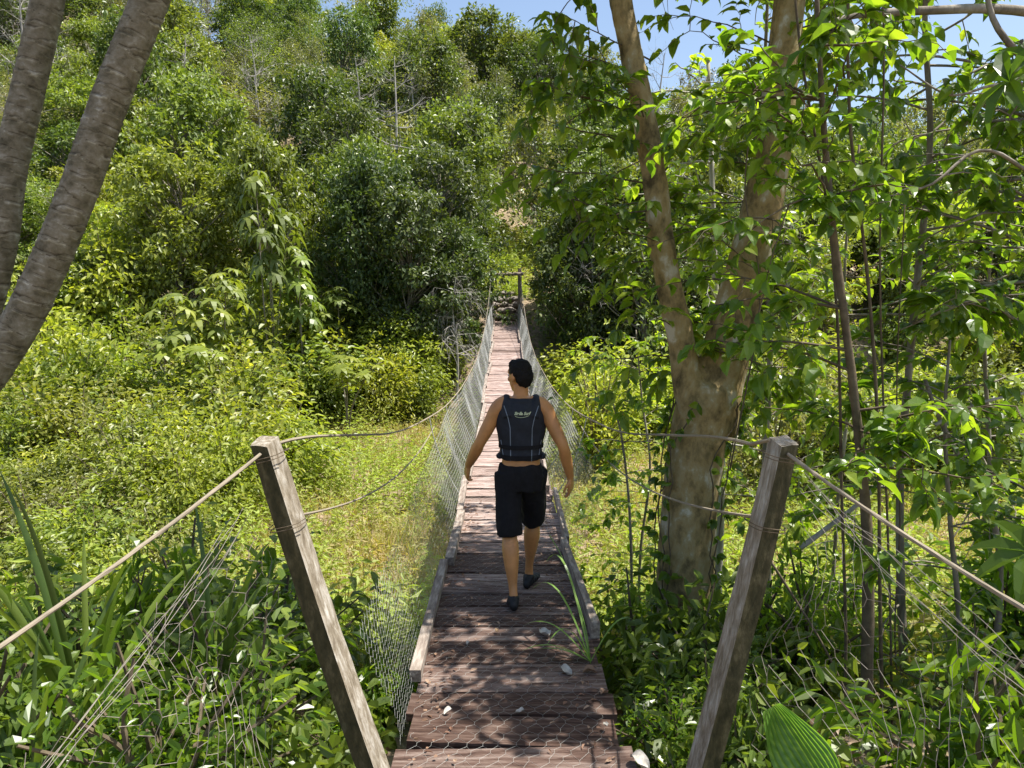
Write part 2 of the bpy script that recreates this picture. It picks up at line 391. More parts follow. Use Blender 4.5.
# hand cable and netting
RL = np.array([[2.95, .965, 1.53], [4.55, .95, 1.24], [6.5, .93, .88], [8.8, .90, .62], [11, .86, .42], [13.8, .81, .30], [17, .78, .25], [20, .74, .28], [23, .71, .44], [26, .69, .72], [30, .67, 1.32], [33, .66, 1.9], [36.8, .65, 2.62]])
def railxy(y, s):
    lat = np.interp(y, RL[:, 0], RL[:, 1]); z = np.mean([np.interp(y + a, RL[:, 0], RL[:, 2]) for a in np.linspace(-.8, .8, 5)], axis=0)
    return np.stack([bx(y) * (1 if True else 0) + s * lat, y, z], -1)
for s in (-1, 1):
    mb = MB(); ys = np.linspace(2.95, 36.8, 150); pth = railxy(ys, s)
    pth[0] = [s * .955 + (.02 if s > 0 else 0), 2.97, 1.52]
    tube(mb, pth, .0075, 6, wob=.08)
    bpart(mb, 'hand_cable', M['rope'])
    # second, lower cable on the near span
    mb = MB()
    a = np.array([-.87 if s < 0 else .945, 2.97, 1.22]); e = railxy(np.array([9.5]), s)[0] - [0, 0, .15]
    tt = np.linspace(0, 1, 30)[:, None]; pth = a * (1 - tt) + e * tt; pth[:, 2] -= .22 * (4 * tt * (1 - tt))[:, 0]; pth[:, 0] += s * .05 * (tt * (1 - tt))[:, 0]
    tube(mb, pth, .006, 5)
    bpart(mb, 'lower_cable', M['rope'])
    # hexagonal wire netting from deck edge up to the cable
    mb = MB(); cw = .062; ys0 = 3.5 if s < 0 else 6.4
    nu = int((36.3 - ys0) / cw); nv = 20
    I, J = np.meshgrid(np.arange(nu), np.arange(nv), indexing='ij')
    def S(U, V_):
        yy = ys0 + U * cw
        top = railxy(yy, s); bot = np.stack([bx(yy) + s * .525, yy, deckz(yy) - .03], -1)
        top = bot + (top - bot) * np.interp(yy, [3.1, 5, 8, 11.5, 26, 36], [.40, .50, .74, 1.0, 1.0, .42])[..., None]
        v = np.clip(V_ / nv, 0, 1.02)[..., None]
        p = bot * (1 - v) + top * v
        bulge = (v[..., 0] * (1 - v[..., 0])) * (.10 * np.sin(yy * 1.35 + s) + .07 * np.sin(yy * 3.1) + .05)
        p[..., 0] += s * bulge
        p[..., 1] += .05 * np.sin(v[..., 0] * 5 + yy * 2)
        return p
    jit = lambda a: a + R.normal(0, .07, a.shape)
    off = (J % 2) * .5
    A0u = jit(I + off); A0v = jit(J + 0.0)
    A1u = A0u; A1v = A0v + .42                      # vertical twisted edge
    pA = S(A0u, A0v); pB = S(A1u, A1v)
    segs(mb, pA.reshape(-1, 3), pB.reshape(-1, 3), np.interp(pA[..., 1].ravel(), [3, 6, 10, 20], [.0009, .0011, .0017, .0017]))
    # diagonals from the top of each edge to the feet of the next row's two edges
    for du in (0, 1):
        Jn = J[:, :-1]; In = I[:, :-1]
        tgt = In + np.where(Jn % 2 == 0, du - 1, du)
        ok = (tgt >= 0) & (tgt < nu)
        tg = np.clip(tgt, 0, nu - 1)
        q = pA[tg, Jn + 1]; p = pB[:, :-1]
        segs(mb, p[ok], q[ok], np.interp(p[ok][..., 1], [3, 6, 10, 20], [.0006, .0008, .0012, .0013]))
    bpart(mb, 'wire_netting', M['wire'])
    # upright stays
    mb = MB()
    for yy in np.arange(9, 36, 1.9) + R.normal(0, .2, 15)[:len(np.arange(9, 36, 1.9))]:
        t = railxy(np.array([yy]), s)[0]; b = np.array([float(bx(yy)) + s * .53, yy + R.normal(0, .1), float(deckz(yy))])
        tt = np.linspace(0, 1, 6)[:, None]; pp = t * (1 - tt) + b * tt; pp[:, 0] += s * .06 * (tt * (1 - tt))[:, 0] * 4
        mb = MB(); tube(mb, pp, .006, 4); bpart(mb, 'stay', M['wire'])
# wire net laid over the near planks
mb = MB(); cw = .075
nu = int(1.0 / cw); nv = int(8 / .065)
I, J = np.meshgrid(np.arange(nu), np.arange(nv), indexing='ij'); off = (J % 2) * .5
def SD(U, V_):
    yy = 3.0 + V_ * .065; return np.stack([bx(yy) - .48 + U * cw, yy, deckz(yy) + .009 + .004 * np.sin(U * 3 + V_)], -1)
a0u = I + off + R.normal(0, .08, I.shape); a0v = J + R.normal(0, .08, I.shape)
pA = SD(a0u, a0v); pB = SD(a0u, a0v + .42); segs(mb, pA.reshape(-1, 3), pB.reshape(-1, 3), .0006)
for du in (0, 1):
    Jn = J[:, :-1]; In = I[:, :-1]; tgt = In + np.where(Jn % 2 == 0, du - 1, du); ok = (tgt >= 0) & (tgt < nu); tg = np.clip(tgt, 0, nu - 1)
    segs(mb, pB[:, :-1][ok], pA[tg, Jn + 1][ok], .0005)
bpart(mb, 'deck_netting', M['wire'])
# far gateway
for s in (-1, 1):
    mb = MB(); x0 = float(bx(36.9)) + s * .66
    tube(mb, np.array([[x0, 36.9, -1.0], [x0 - s * .01, 36.9, 1.0], [x0 - s * .03, 36.9, 2.85]]), [.11, .10, .09], 8, wob=.05)
    bpart(mb, 'gate_post', M['rail'])
mb = MB(); x0 = float(bx(36.9)); tube(mb, spline([[x0 - .82, 36.78, 2.56], [x0, 36.78, 2.60], [x0 + .8, 36.78, 2.60]], 6), .075, 8, wob=.06)
bpart(mb, 'crossbeam', M['rail'])

# leaning posts
def post(base, top, side, label):
    base = np.array(base); top = np.array(top); ax = nrm(top - base); Lp = np.linalg.norm(top - base)
    th = math.radians(17)
    nd = np.array([side * math.sin(th), -math.cos(th), 0]); nd = nrm(nd - ax * np.dot(nd, ax))   # normal of the mossy face with shade in its colour
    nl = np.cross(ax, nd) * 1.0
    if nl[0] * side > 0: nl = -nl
    root = thing('leaning_post', label, 'post', base)
    mb = MB(); n = 40; m = 5
    t = np.linspace(0, 1, n)
    ring = []
    hw = .038; hd = .046
    for k in range(m): ring.append((-hw + 2 * hw * k / m, -hd))
    for k in range(m): ring.append((hw, -hd + 2 * hd * k / m))
    for k in range(m): ring.append((hw - 2 * hw * k / m, hd))
    for k in range(m): ring.append((-hw, hd - 2 * hd * k / m))
    ring = np.array(ring); ns = len(ring)
    V = []
    for i, a in enumerate(t):
        sc = 1.10 - .16 * a
        for q in ring:
            z = a * Lp
            pnt = nl * q[0] * sc + nd * q[1] * -1 * sc
            nz = mnoise.noise(Vector((q[0] * 30, q[1] * 30, a * 5 + side * 7)))
            pnt = pnt * (1 + .10 * nz + .05 * mnoise.noise(Vector((q[0] * 70, q[1] * 70, a * 25))))
            zz = z + (-.010 * q[0] / hw + .006 * nz + .008 * q[1] / hd) * (a > .97)
            bow = .018 * math.sin(a * PI) * side
            V.append(pnt + ax * zz + np.array([bow, 0, 0]))
    V = np.array(V)
    i = np.arange(n - 1)[:, None] * ns; j = np.arange(ns)[None]; k = (j + 1) % ns
    f = np.stack([i + j, i + k, i + ns + k, i + ns + j], -1).reshape(-1, 4)
    mb.add(V, [f, ((n - 1) * ns + np.arange(ns))[None], np.arange(ns)[::-1][None]])
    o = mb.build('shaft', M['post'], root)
    o.data.materials.append(M['postmoss_shade'])
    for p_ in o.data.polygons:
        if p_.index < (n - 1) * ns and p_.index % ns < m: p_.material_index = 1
    # wire wound round the post head
    for zc in (Lp - .07, Lp - .34):
        mb = MB()
        th_ = np.linspace(0, 2 * PI * 1.6, 30)
        q = np.stack([.066 * np.sign(np.cos(th_)) * np.abs(np.cos(th_)) ** .5, .070 * np.sign(np.sin(th_)) * np.abs(np.sin(th_)) ** .5], -1)
        pts = nl[None] * q[:, :1] + nd[None] * q[:, 1:] + ax[None] * (zc + np.linspace(0, .02, 30))[:, None] + np.array([.018 * math.sin(zc / Lp * PI) * side, 0, 0])
        tube(mb, pts, .0018, 5)
        mb.build('wire_lashing', M['twig'], root)
    return root
PL_top = P(264, 441, 2.95); PR_top = P(784, 441, 2.95)
PL_base = P(388, 800, 2.95); PR_base = P(690, 800, 2.95)
PL_base = PL_base + (PL_base - PL_top) * .02; 
def toground(a, b):   # extend b beyond until 0.3 m below ground
    d = nrm(b - a); q = b.copy()
    while q[2] > -.5: q = q + d * .03
    return q
post(toground(PL_top, PL_base), PL_top, -1, 'left leaning square wooden post with mossy shade-darkened side and sunlit inner face')
post(toground(PR_top, PR_base), PR_top, 1, 'right leaning square wooden post, dark and shaded, beside the forked tree')

# anchor ropes running back past the camera, with hanging netting
def anchor(side, name):
    global R
    root = thing('anchor_rope', name, 'rope', (side * 2.0, 1.0, 0))
    mb = MB()
    t0 = (PL_top if side < 0 else PR_top) + np.array([0, -.05, -.04])
    p1 = P(0, 636, 1.95) if side < 0 else P(1024, 598, 1.95)
    d = p1 - t0; end = t0 + d * 1.55
    tt = np.linspace(0, 1, 40)[:, None]; pth = t0 * (1 - tt) + end * tt; pth[:, 2] -= .03 * (4 * tt * (1 - tt))[:, 0]
    O = np.array([side * 2.0, 1.0, 0])
    tube(mb, pth - O, .0068, 8, wob=.09)
    mb.build('rope', M['rope'], root)
    # bundle of wires below
    l0 = P(246, 520, 2.9) if side < 0 else P(806, 487, 2.9)
    l1 = P(40, 768, 2.0) if side < 0 else P(1024, 668, 2.1)
    mb = MB()
    for k in range(5):
        a = l0 + R.normal(0, .02, 3); b = l0 + (l1 - l0) * 1.7 + R.normal(0, .05, 3)
        q_ = np.linspace(0, 1, 9)[:, None]; w_ = a * (1 - q_) + b * q_ + R.normal(0, .012, (9, 3)); w_[:, 2] -= (.22 * q_ * (1 - q_))[:, 0] * R.uniform(.4, 1.4)
        tube(mb, spline(w_, 50) - O, .0013, 4)
    mb.build('wire_bundle', M['rust'], root)
    # netting hanging from the bundle
    mb = MB(); cell = .085; nu, nv = 26, 16
    I, J = np.meshgrid(np.arange(nu), np.arange(nv), indexing='ij'); off = (J % 2) * .5
    ln = np.linalg.norm(l1 - l0) * 1.7
    def SN(U, V_):
        t = (U * cell / ln)[..., None]; base = l0 + (l1 - l0) * 1.7 * t
        w = (V_ * .074)
        p = base + np.stack([-side * .10 * w + .06 * np.sin(U * .9 + V_ * .4), .12 * w + .05 * np.sin(U * .7 + V_ * .8), -w], -1)
        p[..., 2] += .03 * np.sin(U * .6)
        return p
    au = I + off + R.normal(0, .10, I.shape); av = J + R.normal(0, .10, I.shape)
    pA = SN(au, av) - O; pB = SN(au + R.normal(0, .08, I.shape), av + .45) - O
    keep = R.random(I.shape) > .10
    segs(mb, pA[keep], pB[keep], .0014)
    for du in (0, 1):
        Jn = J[:, :-1]; In = I[:, :-1]; tgt = In + np.where(Jn % 2 == 0, du - 1, du); ok = (tgt >= 0) & (tgt < nu) & (R.random(In.shape) > .06); tg = np.clip(tgt, 0, nu - 1)
        segs(mb, pB[:, :-1][ok], pA[tg, Jn + 1][ok], .0010)
    mb.build('wire_netting', M['rust'], root)
anchor(-1, 'taut rope from the left leaning post with torn hexagonal wire netting below it')
anchor(1, 'taut rope from the right leaning post with dark hexagonal wire netting below it')

# rock steps at the far landing
mbr = MB()
def rock(mb, c, r, flat=.6):
    n1, n2 = 9, 12; V = [];
    sd = R.uniform(0, 50)
    for i in range(n1 + 1):
        ph = PI * i / n1
        for j in range(n2):
            th = 2 * PI * j / n2
            d = np.array([math.sin(ph) * math.cos(th), math.sin(ph) * math.sin(th), math.cos(ph)])
            q = 1 + .35 * mnoise.noise(Vector(d * 1.6) + Vector((sd, 0, 0))) + .12 * mnoise.noise(Vector(d * 5) + Vector((sd, 0, 0)))
            V.append(np.array(c) + d * r * q * [1, 1, flat])
    f = []
    for i in range(n1):
        for j in range(n2):
            a = i * n2 + j; b = i * n2 + (j + 1) % n2; f.append([a, a + n2, b + n2, b])
    mb.add(np.array(V), np.array(f))
steps = thing('stone_steps', 'rough stone steps climbing through the wooden gate at the far end', 'steps', (float(bx(38)), 37, .4))
for k in range(6):
    mb = MB(); yy = 36.8 + k * .62; zz = .42 + k * .27
    for q in range(4): rock(mb, [-.5 + q * .34 + R.normal(0, .06), yy - 37 + R.normal(0, .10), zz - .4 - .10 + R.normal(0, .03)], R.uniform(.18, .34), R.uniform(.45, .65))
    mb.build('step', M['rock'], steps, smooth=True)

# ------------------------------------------------------------------ vegetation
def grow_tree(Ht, Rc, nl, nclump, per, leaf, mat, barkmat, name, label, cat, base=.35, tr=.12, flat=.7, airy=0.0, ragged=1.0, shape='rhomb', drop=.3, group=None, lean=0.0):
    root = thing(name, label, cat, (0, 0, -200), group)
    wood = MB(); crown = MB()
    lx = R.normal(0, lean)
    tp = spline([[0, 0, -.6], [R.normal(0, .1), R.normal(0, .1), Ht * .3], [lx + R.normal(0, .25), R.normal(0, .25), Ht * .62], [lx * 1.6 + R.normal(0, .3), R.normal(0, .3), Ht * .92]], 14)
    tube(wood, tp, np.linspace(tr, tr * .25, 14), 7, wob=.04)
    # clump centres in an uneven crown
    cs = []
    for k in range(nclump):
        z = base + (1 - base) * ((k + .5) / nclump) ** .9
        prof = math.sqrt(max(.05, 1 - ((z - (base + .45 * (1 - base))) / (.62 * (1 - base))) ** 2))
        a = R.uniform(0, 2 * PI); rr = Rc * prof * math.sqrt(R.uniform(.12, 1.0)) * (1 + ragged * R.normal(0, .24))
        cs.append([math.cos(a) * rr + lx * z, math.sin(a) * rr, z * Ht + R.normal(0, .03 * Ht)])
    cs = np.array(cs)
    for c in cs:
        s = tp[int(np.clip((c[2] / Ht - .18) * 14, 1, 12))]
        midp = (s + c) / 2 + np.array([R.normal(0, .12), R.normal(0, .12), -R.uniform(0, .12) * Ht * .3])
        r0 = tr * R.uniform(.18, .38)
        tube(wood, spline([s, midp, c], 6), np.linspace(r0, r0 * .25, 6), 4, cap=False)
    cr = Rc * R.uniform(.10, .36, nclump) * (1 if per > 80 else .9)
    n = nclump * per
    ci = np.repeat(np.arange(nclump), per)
    d = rdir(n, .15); rad = R.uniform(0, 1, n) ** .45
    pos = cs[ci] + d * (rad * cr[ci])[:, None] * np.array([1, 1, flat])
    if airy: 
        k = R.random(n) > airy; pos = pos[k]; d = d[k]; n = len(pos)
    dd = nrm(d * .8 + rdir(n) * .8 + np.array([0, 0, -drop]))
    up = nrm(rdir(n) * .55 + np.array([0, 0, 1.0]) + d * .5)
    sz = leaf * R.uniform(.4, 1.5, n)
    leaves(crown, pos, dd, up, sz, sz * R.uniform(.45, .65, n), np.clip(R.normal(.45, .25, n), 0, 1), shape)
    wood.build('trunk', barkmat, root, smooth=True); crown.build('crown', mat, root)
    return root

def palmate(mb, c, d, r, nleaf, tint, wood=None, droop=.35, shape='blade', wr=.36):
    """one hand-shaped leaf of long drooping leaflets"""
    a0 = R.uniform(0, 2 * PI); d = nrm(d)
    ref = np.array([0, 0, 1.]) if abs(d[2]) < .9 else np.array([1., 0, 0])
    s = nrm(np.cross(d, ref)); u = np.cross(s, d)
    th = a0 + np.arange(nleaf) * 2 * PI / nleaf + R.normal(0, .08, nleaf)
    D = np.cos(th)[:, None] * s + np.sin(th)[:, None] * u
    D = nrm(D + np.array([0, 0, -droop]) + d * .15)
    L = r * R.uniform(.8, 1.1, nleaf)
    leaves(mb, np.repeat([c], nleaf, 0), D, np.repeat([d + np.array([0, 0, .6])], nleaf, 0), L, L * wr, np.clip(tint + R.normal(0, .1, nleaf), 0, 1), shape)

def palmate_tree(Ht, nst, nlv, r, mat, label, name='palmate_tree', cat='tree', group=None, tr=.035, wr=.34):
    root = thing(name, label, cat, (0, 0, -200), group)
    wood = MB(); crown = MB()
    for k in range(nst):
        e = np.array([R.normal(0, .14 * Ht), R.normal(0, .14 * Ht), Ht * R.uniform(.72, 1.0)])
        if k == 0: e[2] = Ht
        pth = spline([[0, 0, -.3], e * [.35, .35, .5] + [R.normal(0, .1), R.normal(0, .1), 0], e], 10)
        tube(wood, pth, np.linspace(tr, tr * .45, 10), 6)
        m = int(nlv * R.uniform(.8, 1.2))
        for q in range(m):
            a = q * 2.4 + R.normal(0, .2); el = R.uniform(-.1, 1.1)
            dv = np.array([math.cos(a) * math.cos(el), math.sin(a) * math.cos(el), math.sin(el)])
            st = pth[-1 - int(R.integers(0, 3))]
            pl = r * R.uniform(.7, 1.3); tip = st + dv * pl + [0, 0, .05]
            tube(wood, np.array([st, (st + tip) / 2 + [0, 0, .06 * pl], tip]), [.008, .006, .004], 4, cap=False)
            palmate(crown, tip, dv * .5 + [0, 0, .9], r * R.uniform(.7, 1.05), int(R.integers(7, 10)), R.uniform(.3, .8), wr=wr)
    wood.build('trunk', M['bark'], root); crown.build('crown', mat, root)
    return root

def bare_tree(Ht, label, mat, name='bare_tree', lean=.5, nb=12, leafy=None, tr=.11, droop=False, group=None):
    root = thing(name, label, 'tree', (0, 0, -200), group)
    wood = MB()
    lx = R.normal(0, lean)
    tp = spline([[0, 0, -.5], [lx * .2, R.normal(0, .1), Ht * .35], [lx * .7, 0, Ht * .7], [lx * 1.2, R.normal(0, .2), Ht]], 16)
    tube(wood, tp, np.linspace(tr, tr * .12, 16), 6, wob=.04)
    tips = []
    for k in range(nb):
        i = int(R.uniform(5, 15)); s = tp[i]; a = R.uniform(0, 2 * PI)
        l = Ht * R.uniform(.14, .34) * (1.2 - i / 20)
        zz = R.uniform(.2, .9) if not droop else R.uniform(-.2, .5)
        e = s + np.array([math.cos(a), math.sin(a), zz]) * l
        pth = spline([s, (s + e) / 2 + R.normal(0, .08 * l, 3), e], 7); r0 = tr * (1 - i / 18) * .5
        tube(wood, pth, np.linspace(r0, r0 * .3, 7), 4, cap=False)
        for q in range(5):
            j = int(R.integers(2, 7)); s2 = pth[j]; e2 = s2 + (nrm(e - s) * .5 + R.normal(0, .6, 3) + ([0, 0, -.8] if droop else [0, 0, .15])) * l * .5
            p2 = spline([s2, (s2 + e2) / 2 + R.normal(0, .05 * l, 3), e2], 5)
            tube(wood, p2, np.linspace(r0 * .4, r0 * .12, 5), 3, cap=False); tips.append(e2)
            for w in range(3):
                s3 = p2[int(R.integers(1, 5))]; e3 = s3 + (R.normal(0, .5, 3) + ([0, 0, -.7] if droop else [0, 0, .1])) * l * .35
                tube(wood, np.array([s3, (s3 + e3) / 2 + R.normal(0, .02, 3), e3]), [r0 * .16, r0 * .12, r0 * .08], 3, cap=False); tips.append(e3)
    wood.build('trunk', mat, root)
    if leafy:
        mb = MB(); tips = np.array(tips); per = 10; n = len(tips) * per
        pos = np.repeat(tips, per, 0) + R.normal(0, .22, (n, 3))
        leaves(mb, pos, rdir(n, -.3), rdir(n, 1.2), .15, .07, np.clip(R.normal(.5, .25, n), 0, 1), 'rhomb')
        mb.build('crown', leafy, root)
    return root

G_HILL = 'trees covering the hillside beyond the bridge'
protos = []
def addp(kind, desc, o, w): protos.append((kind, desc, o, w))
KD = [('bushy bright green tree', 'bright'), ('dense mid green tree', 'mid'), ('dark dense tree', 'dark'), ('yellowish olive loose crowned tree', 'olive'), ('greyish dry looking tree', 'grey')]
for v in range(2):
    addp('bright', 'bushy bright green tree', grow_tree(6.6, 2.6, 0, 95, 95, .26, M['bright'], M['bark'], 'broadleaf_tree', 'x', 'tree', base=.12, tr=.10, airy=.12), 2)
    addp('mid', 'dense mid green tree', grow_tree(8.2, 3.0, 0, 120, 95, .26, M['mid'], M['bark'], 'broadleaf_tree', 'x', 'tree', base=.25, tr=.14), 4)
    addp('dark', 'dark dense tree', grow_tree(9.0, 3.2, 0, 125, 95, .25, M['dark'], M['bark'], 'broadleaf_tree', 'x', 'tree', base=.12, tr=.16), 2.4)
    addp('olive', 'yellowish olive loose crowned tree', grow_tree(7.6, 2.6, 0, 80, 75, .22, M['olive'], M['pale'], 'broadleaf_tree', 'x', 'tree', base=.35, tr=.10, airy=.2, ragged=1.6), 1.8)
addp('grey', 'greyish dry looking tree', grow_tree(7.2, 2.3, 0, 60, 55, .20, M['grey'], M['pale'], 'broadleaf_tree', 'x', 'tree', base=.35, tr=.09, airy=.3, ragged=1.8), 2.2)
addp('thin', 'slender pale trunked tree with sparse leaves', bare_tree(8.5, 'x', M['pale'], 'slender_tree', .5, 16, M['mid'], .13), 2.2)
addp('bare', 'leafless pale branched tree', bare_tree(8.0, 'x', M['pale'], 'bare_tree', .8, 18, None, .12), 1.5)
addp('palmate', 'young tree with drooping hand shaped leaves', palmate_tree(6.0, 5, 13, .62, M['mid'], 'x'), .8)
used = set()
def place(po, x, y, sc, label, group=None, z=None, rz=None, tilt=0.03):
    if id(po) in used: o = copy_thing(po)
    else: o = po; used.add(id(po))
    o.location = (float(x), float(y), float(H(x, y)) - .05 if z is None else z)
    o.scale = (sc * R.uniform(.8, 1.2), sc * R.uniform(.8, 1.2), sc * R.uniform(.8, 1.28))
    o.rotation_euler = (R.normal(0, tilt), R.normal(0, tilt), R.uniform(0, 2 * PI) if rz is None else rz)
    o['label'] = label
    if group: o['group'] = group
    return o

def topx(x, y, z):
    c, s = math.cos(PITCH), math.sin(PITCH)
    zz = z - CAM[2]; dep = y * c - zz * s; up = y * s + zz * c
    return 512 + F * x / dep, 384 - F * up / dep
pts = []
W = np.array([p[3] for p in protos], float); W /= W.sum()
tries = 0
while len(pts) < 280 and tries < 60000:
    tries += 1
    y = 33 + 84 * R.random() ** .85; x = R.uniform(-.74, .74) * (y + 4)
    if y < 53 and abs(x + .4) < 2.2: continue
    if 37 < y < 52 and 0 < x < 4.0: continue
    sp = 2.8 + (y - 33) * .043
    if any((x - a) ** 2 + (y - b) ** 2 < sp * sp for a, b in pts): continue
    pts.append((x, y))
print('hill trees', len(pts))
for x, y in pts:
    px, py = topx(x, y, float(H(x, y)) + 5)
    w = W.copy()
    if y < 44 and px > 330:      # more dark-leaved trees, their colour standing in for shade round the far landing
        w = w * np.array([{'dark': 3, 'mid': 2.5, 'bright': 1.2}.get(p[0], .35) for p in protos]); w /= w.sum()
    elif y < 44:
        w = w * np.array([{'bright': 3, 'mid': 1.2, 'palmate': 2, 'thin': 2}.get(p[0], .5) for p in protos]); w /= w.sum()
    elif px > 620:
        w = w * np.array([{'grey': 3, 'olive': 2, 'bare': 2}.get(p[0], .8) for p in protos]); w /= w.sum()
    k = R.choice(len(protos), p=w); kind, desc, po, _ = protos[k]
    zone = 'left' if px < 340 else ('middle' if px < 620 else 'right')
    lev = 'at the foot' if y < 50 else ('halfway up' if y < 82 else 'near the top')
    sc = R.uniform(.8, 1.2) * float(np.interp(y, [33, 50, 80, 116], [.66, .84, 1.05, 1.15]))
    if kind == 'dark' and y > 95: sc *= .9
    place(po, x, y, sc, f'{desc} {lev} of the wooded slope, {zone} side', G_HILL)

for k, (x, y, sc) in enumerate([(-2.6, 34.0, .55), (-4.3, 33.5, .7), (-3.4, 37, .75), (-3.3, 40.5, .6), (2.9, 34.0, .6), (3.4, 33.8, .75), (4.2, 38.0, .7), (4.8, 35.5, .8), (-6.2, 34.6, .75), (6.8, 34.4, .8), (5.2, 31.5, .6)]):  # dark leaf colour stands in for shade on the trees by the gate
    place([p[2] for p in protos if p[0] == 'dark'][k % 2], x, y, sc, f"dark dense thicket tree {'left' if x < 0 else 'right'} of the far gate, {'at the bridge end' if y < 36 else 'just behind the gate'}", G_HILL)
# understorey on the slope
mb = MB(); n = 95000
y = 31 + 88 * R.random(n) ** .8; x = R.uniform(-.76, .76, n) * (y + 3)
k = (np.abs(x + .3) > 1.0) | (y > 43); x = x[k]; y = y[k]; n = len(x)
cl = np.abs(np.sin(x * .9 + 1.3 * np.sin(y * .5)) * np.sin(y * .8 + np.sin(x * .6)))
z = H(x, y) + R.uniform(0, 1, n) ** 1.3 * (.5 + 2.2 * cl) * np.where((np.abs(x + .3) < 2.2) & (y < 44), .35, 1)
sz = R.uniform(.18, .42, n)
leaves(mb, np.stack([x, y, z], -1), rdir(n, -.1), rdir(n, 1.6), sz, sz * .5, np.clip(R.normal(.45, .25, n), 0, 1), 'rhomb')
tag(mb.build('undergrowth', M['mid']), 'low leafy undergrowth filling the wooded slope beneath the trees', 'undergrowth', kind='stuff')

# bushes in the valley (middle distance)
def bush(name, label, Hb, Rb, nst, per, leaf, mat, shape='ovate', wr=.5, droop=.35, cat='bush', up=.8):
    root = thing(name, label, cat, (0, 0, -200))
    wood = MB(); crown = MB(); tips = []
    for k in range(nst):
        a = R.uniform(0, 2 * PI); rr = Rb * math.sqrt(R.random()); e = np.array([math.cos(a) * rr, math.sin(a) * rr, Hb * R.uniform(.35, 1) * (1.1 - .4 * rr / Rb)])
        pth = spline([[R.normal(0, .06), R.normal(0, .06), -.2], e * [.35, .35, .55] + R.normal(0, .05, 3), e], 8)
        tube(wood, pth, np.linspace(.016, .005, 8) * (1 + Hb * .25), 4, cap=False)
        j = R.integers(2, 8, per); base = pth[np.minimum(j, 7)]
        tips.append(base + rdir(per) * (R.random(per) ** .5 * Rb * .30)[:, None])
    pos = np.concatenate(tips); n = len(pos)
    out = nrm(pos * [1, 1, .3] + rdir(n) * .6)
    sz = leaf * R.uniform(.6, 1.3, n)
    leaves(crown, pos, nrm(out + [0, 0, -droop] + rdir(n) * .5), nrm(out * .4 + rdir(n) * .4 + [0, 0, up]), sz, sz * wr, np.clip(R.normal(.5, .24, n), 0, 1), shape)
    wood.build('stem', M['twig'], root); crown.build('foliage', mat, root)
    return root
bushes = [
 ('bright leafy bush', bush('leafy_bush', 'x', 2.3, 1.25, 26, 130, .15, M['bright'])),
 ('bright spreading bush', bush('leafy_bush', 'x', 1.7, 1.4, 26, 120, .13, M['bright'])),
 ('mid green rounded bush', bush('leafy_bush', 'x', 2.0, 1.2, 26, 130, .14, M['mid'])),
 ('olive twiggy bush', bush('leafy_bush', 'x', 2.2, 1.2, 22, 90, .12, M['olive'])),
]
pal2 = palmate_tree(3.6, 4, 11, .50, M['mid'], 'x')
pal3 = palmate_tree(3.0, 3, 10, .48, M['bright'], 'x')
# left side bank of bushes
cnt = 0; ps = []; guard[0] = 0
G_B = 'bushes across the valley floor left of the bridge'
while cnt < 150 and trying():
    y = R.uniform(8.5, 34); x = R.uniform(-.72 * y, -.09 * y)
    px, py = topx(x, y, float(H(x, y)))
    # keep the grass clearing open
    if px > 262 + 18 * math.sin(y) and y < 29.0: continue
    if px > 215 and y < 17: continue
    if any((x - a) ** 2 + (y - b) ** 2 < (1.5 if y > 18 else 1.0) for a, b in ps): continue
    ps.append((x, y)); k = int(R.choice(4, p=[.32, .2, .33, .15])); d, po = bushes[k]
    pos = 'behind the palm trunks' if px < 130 else ('beyond the left leaning post' if px < 330 else 'at the edge of the clearing')
    depth = 'low near ' if y < 19 else ('nearer ' if y < 27 else 'farther ')
    place(po, x, y, R.uniform(.8, 1.35) * (1.1 if px < 300 else .8) * float(np.interp(y, [9, 16, 22, 28], [.42, .68, 1.1, 1.4])), f'{depth}{d} {pos}', G_B); cnt += 1
# hand-leaved young trees named by where they stand
for (px, py, y, s, lab, po) in [(268, 200, 29, 1.25, 'tall young tree with drooping hand shaped leaves left of the bridge', pal2), (345, 362, 27.0, .92, 'small hand leaved tree bowing over the grass clearing', pal3),
                        (205, 290, 25, 1.1, 'hand leaved tree standing among bright bushes on the left', pal2), (300, 270, 30, 1.1, 'broad hand leaved tree above the clearing edge', pal2),
                        (185, 345, 24, .95, 'low hand leaved tree behind the slim stems on the left', pal3), (330, 300, 32, 1.0, 'hand leaved tree close to the dark thicket', pal2)]:
    p = P(px, py, y); g = float(H(p[0], y)); hh = (p[2] - g) / (3.6 if po is pal2 else 3.0)
    o = place(po, p[0], y, 1.0, lab, 'hand leaved young trees in the valley'); o.scale = (1.05, 1.05, max(.8, hh)); 
# right side valley bushes seen behind the near trees
G_R = 'bushes on the valley floor right of the bridge'
cnt = 0; ps = []; guard[0] = 0
while cnt < 46 and trying():
    y = R.uniform(19, 34); x = R.uniform(.07 * y, .72 * y)
    px, py = topx(x, y, float(H(x, y)))
    if px < 590 and y < 27: continue
    if y < 24 and px < 760: continue
    if any((x - a) ** 2 + (y - b) ** 2 < 2.2 for a, b in ps): continue
    ps.append((x, y)); k = int(R.choice(4, p=[.25, .2, .4, .15])); d, po = bushes[k]
    pos = 'between the bridge and the forked tree' if px < 680 else ('behind the forked tree' if px < 800 else 'behind the tangled stems on the right')
    place(po, x, y, R.uniform(.9, 1.6), f'{"nearer " if y < 26 else "farther "}{d} {pos}', G_R); cnt += 1
# yellow-green airy bush at (600, 370)
yb = bush('leafy_bush', 'x', 3.6, 1.0, 40, 70, .13, M['bright'], droop=.1)
place(yb, 2.25, 21.5, 1.0, 'tall yellow green bush just right of the bridge before the dark thicket')
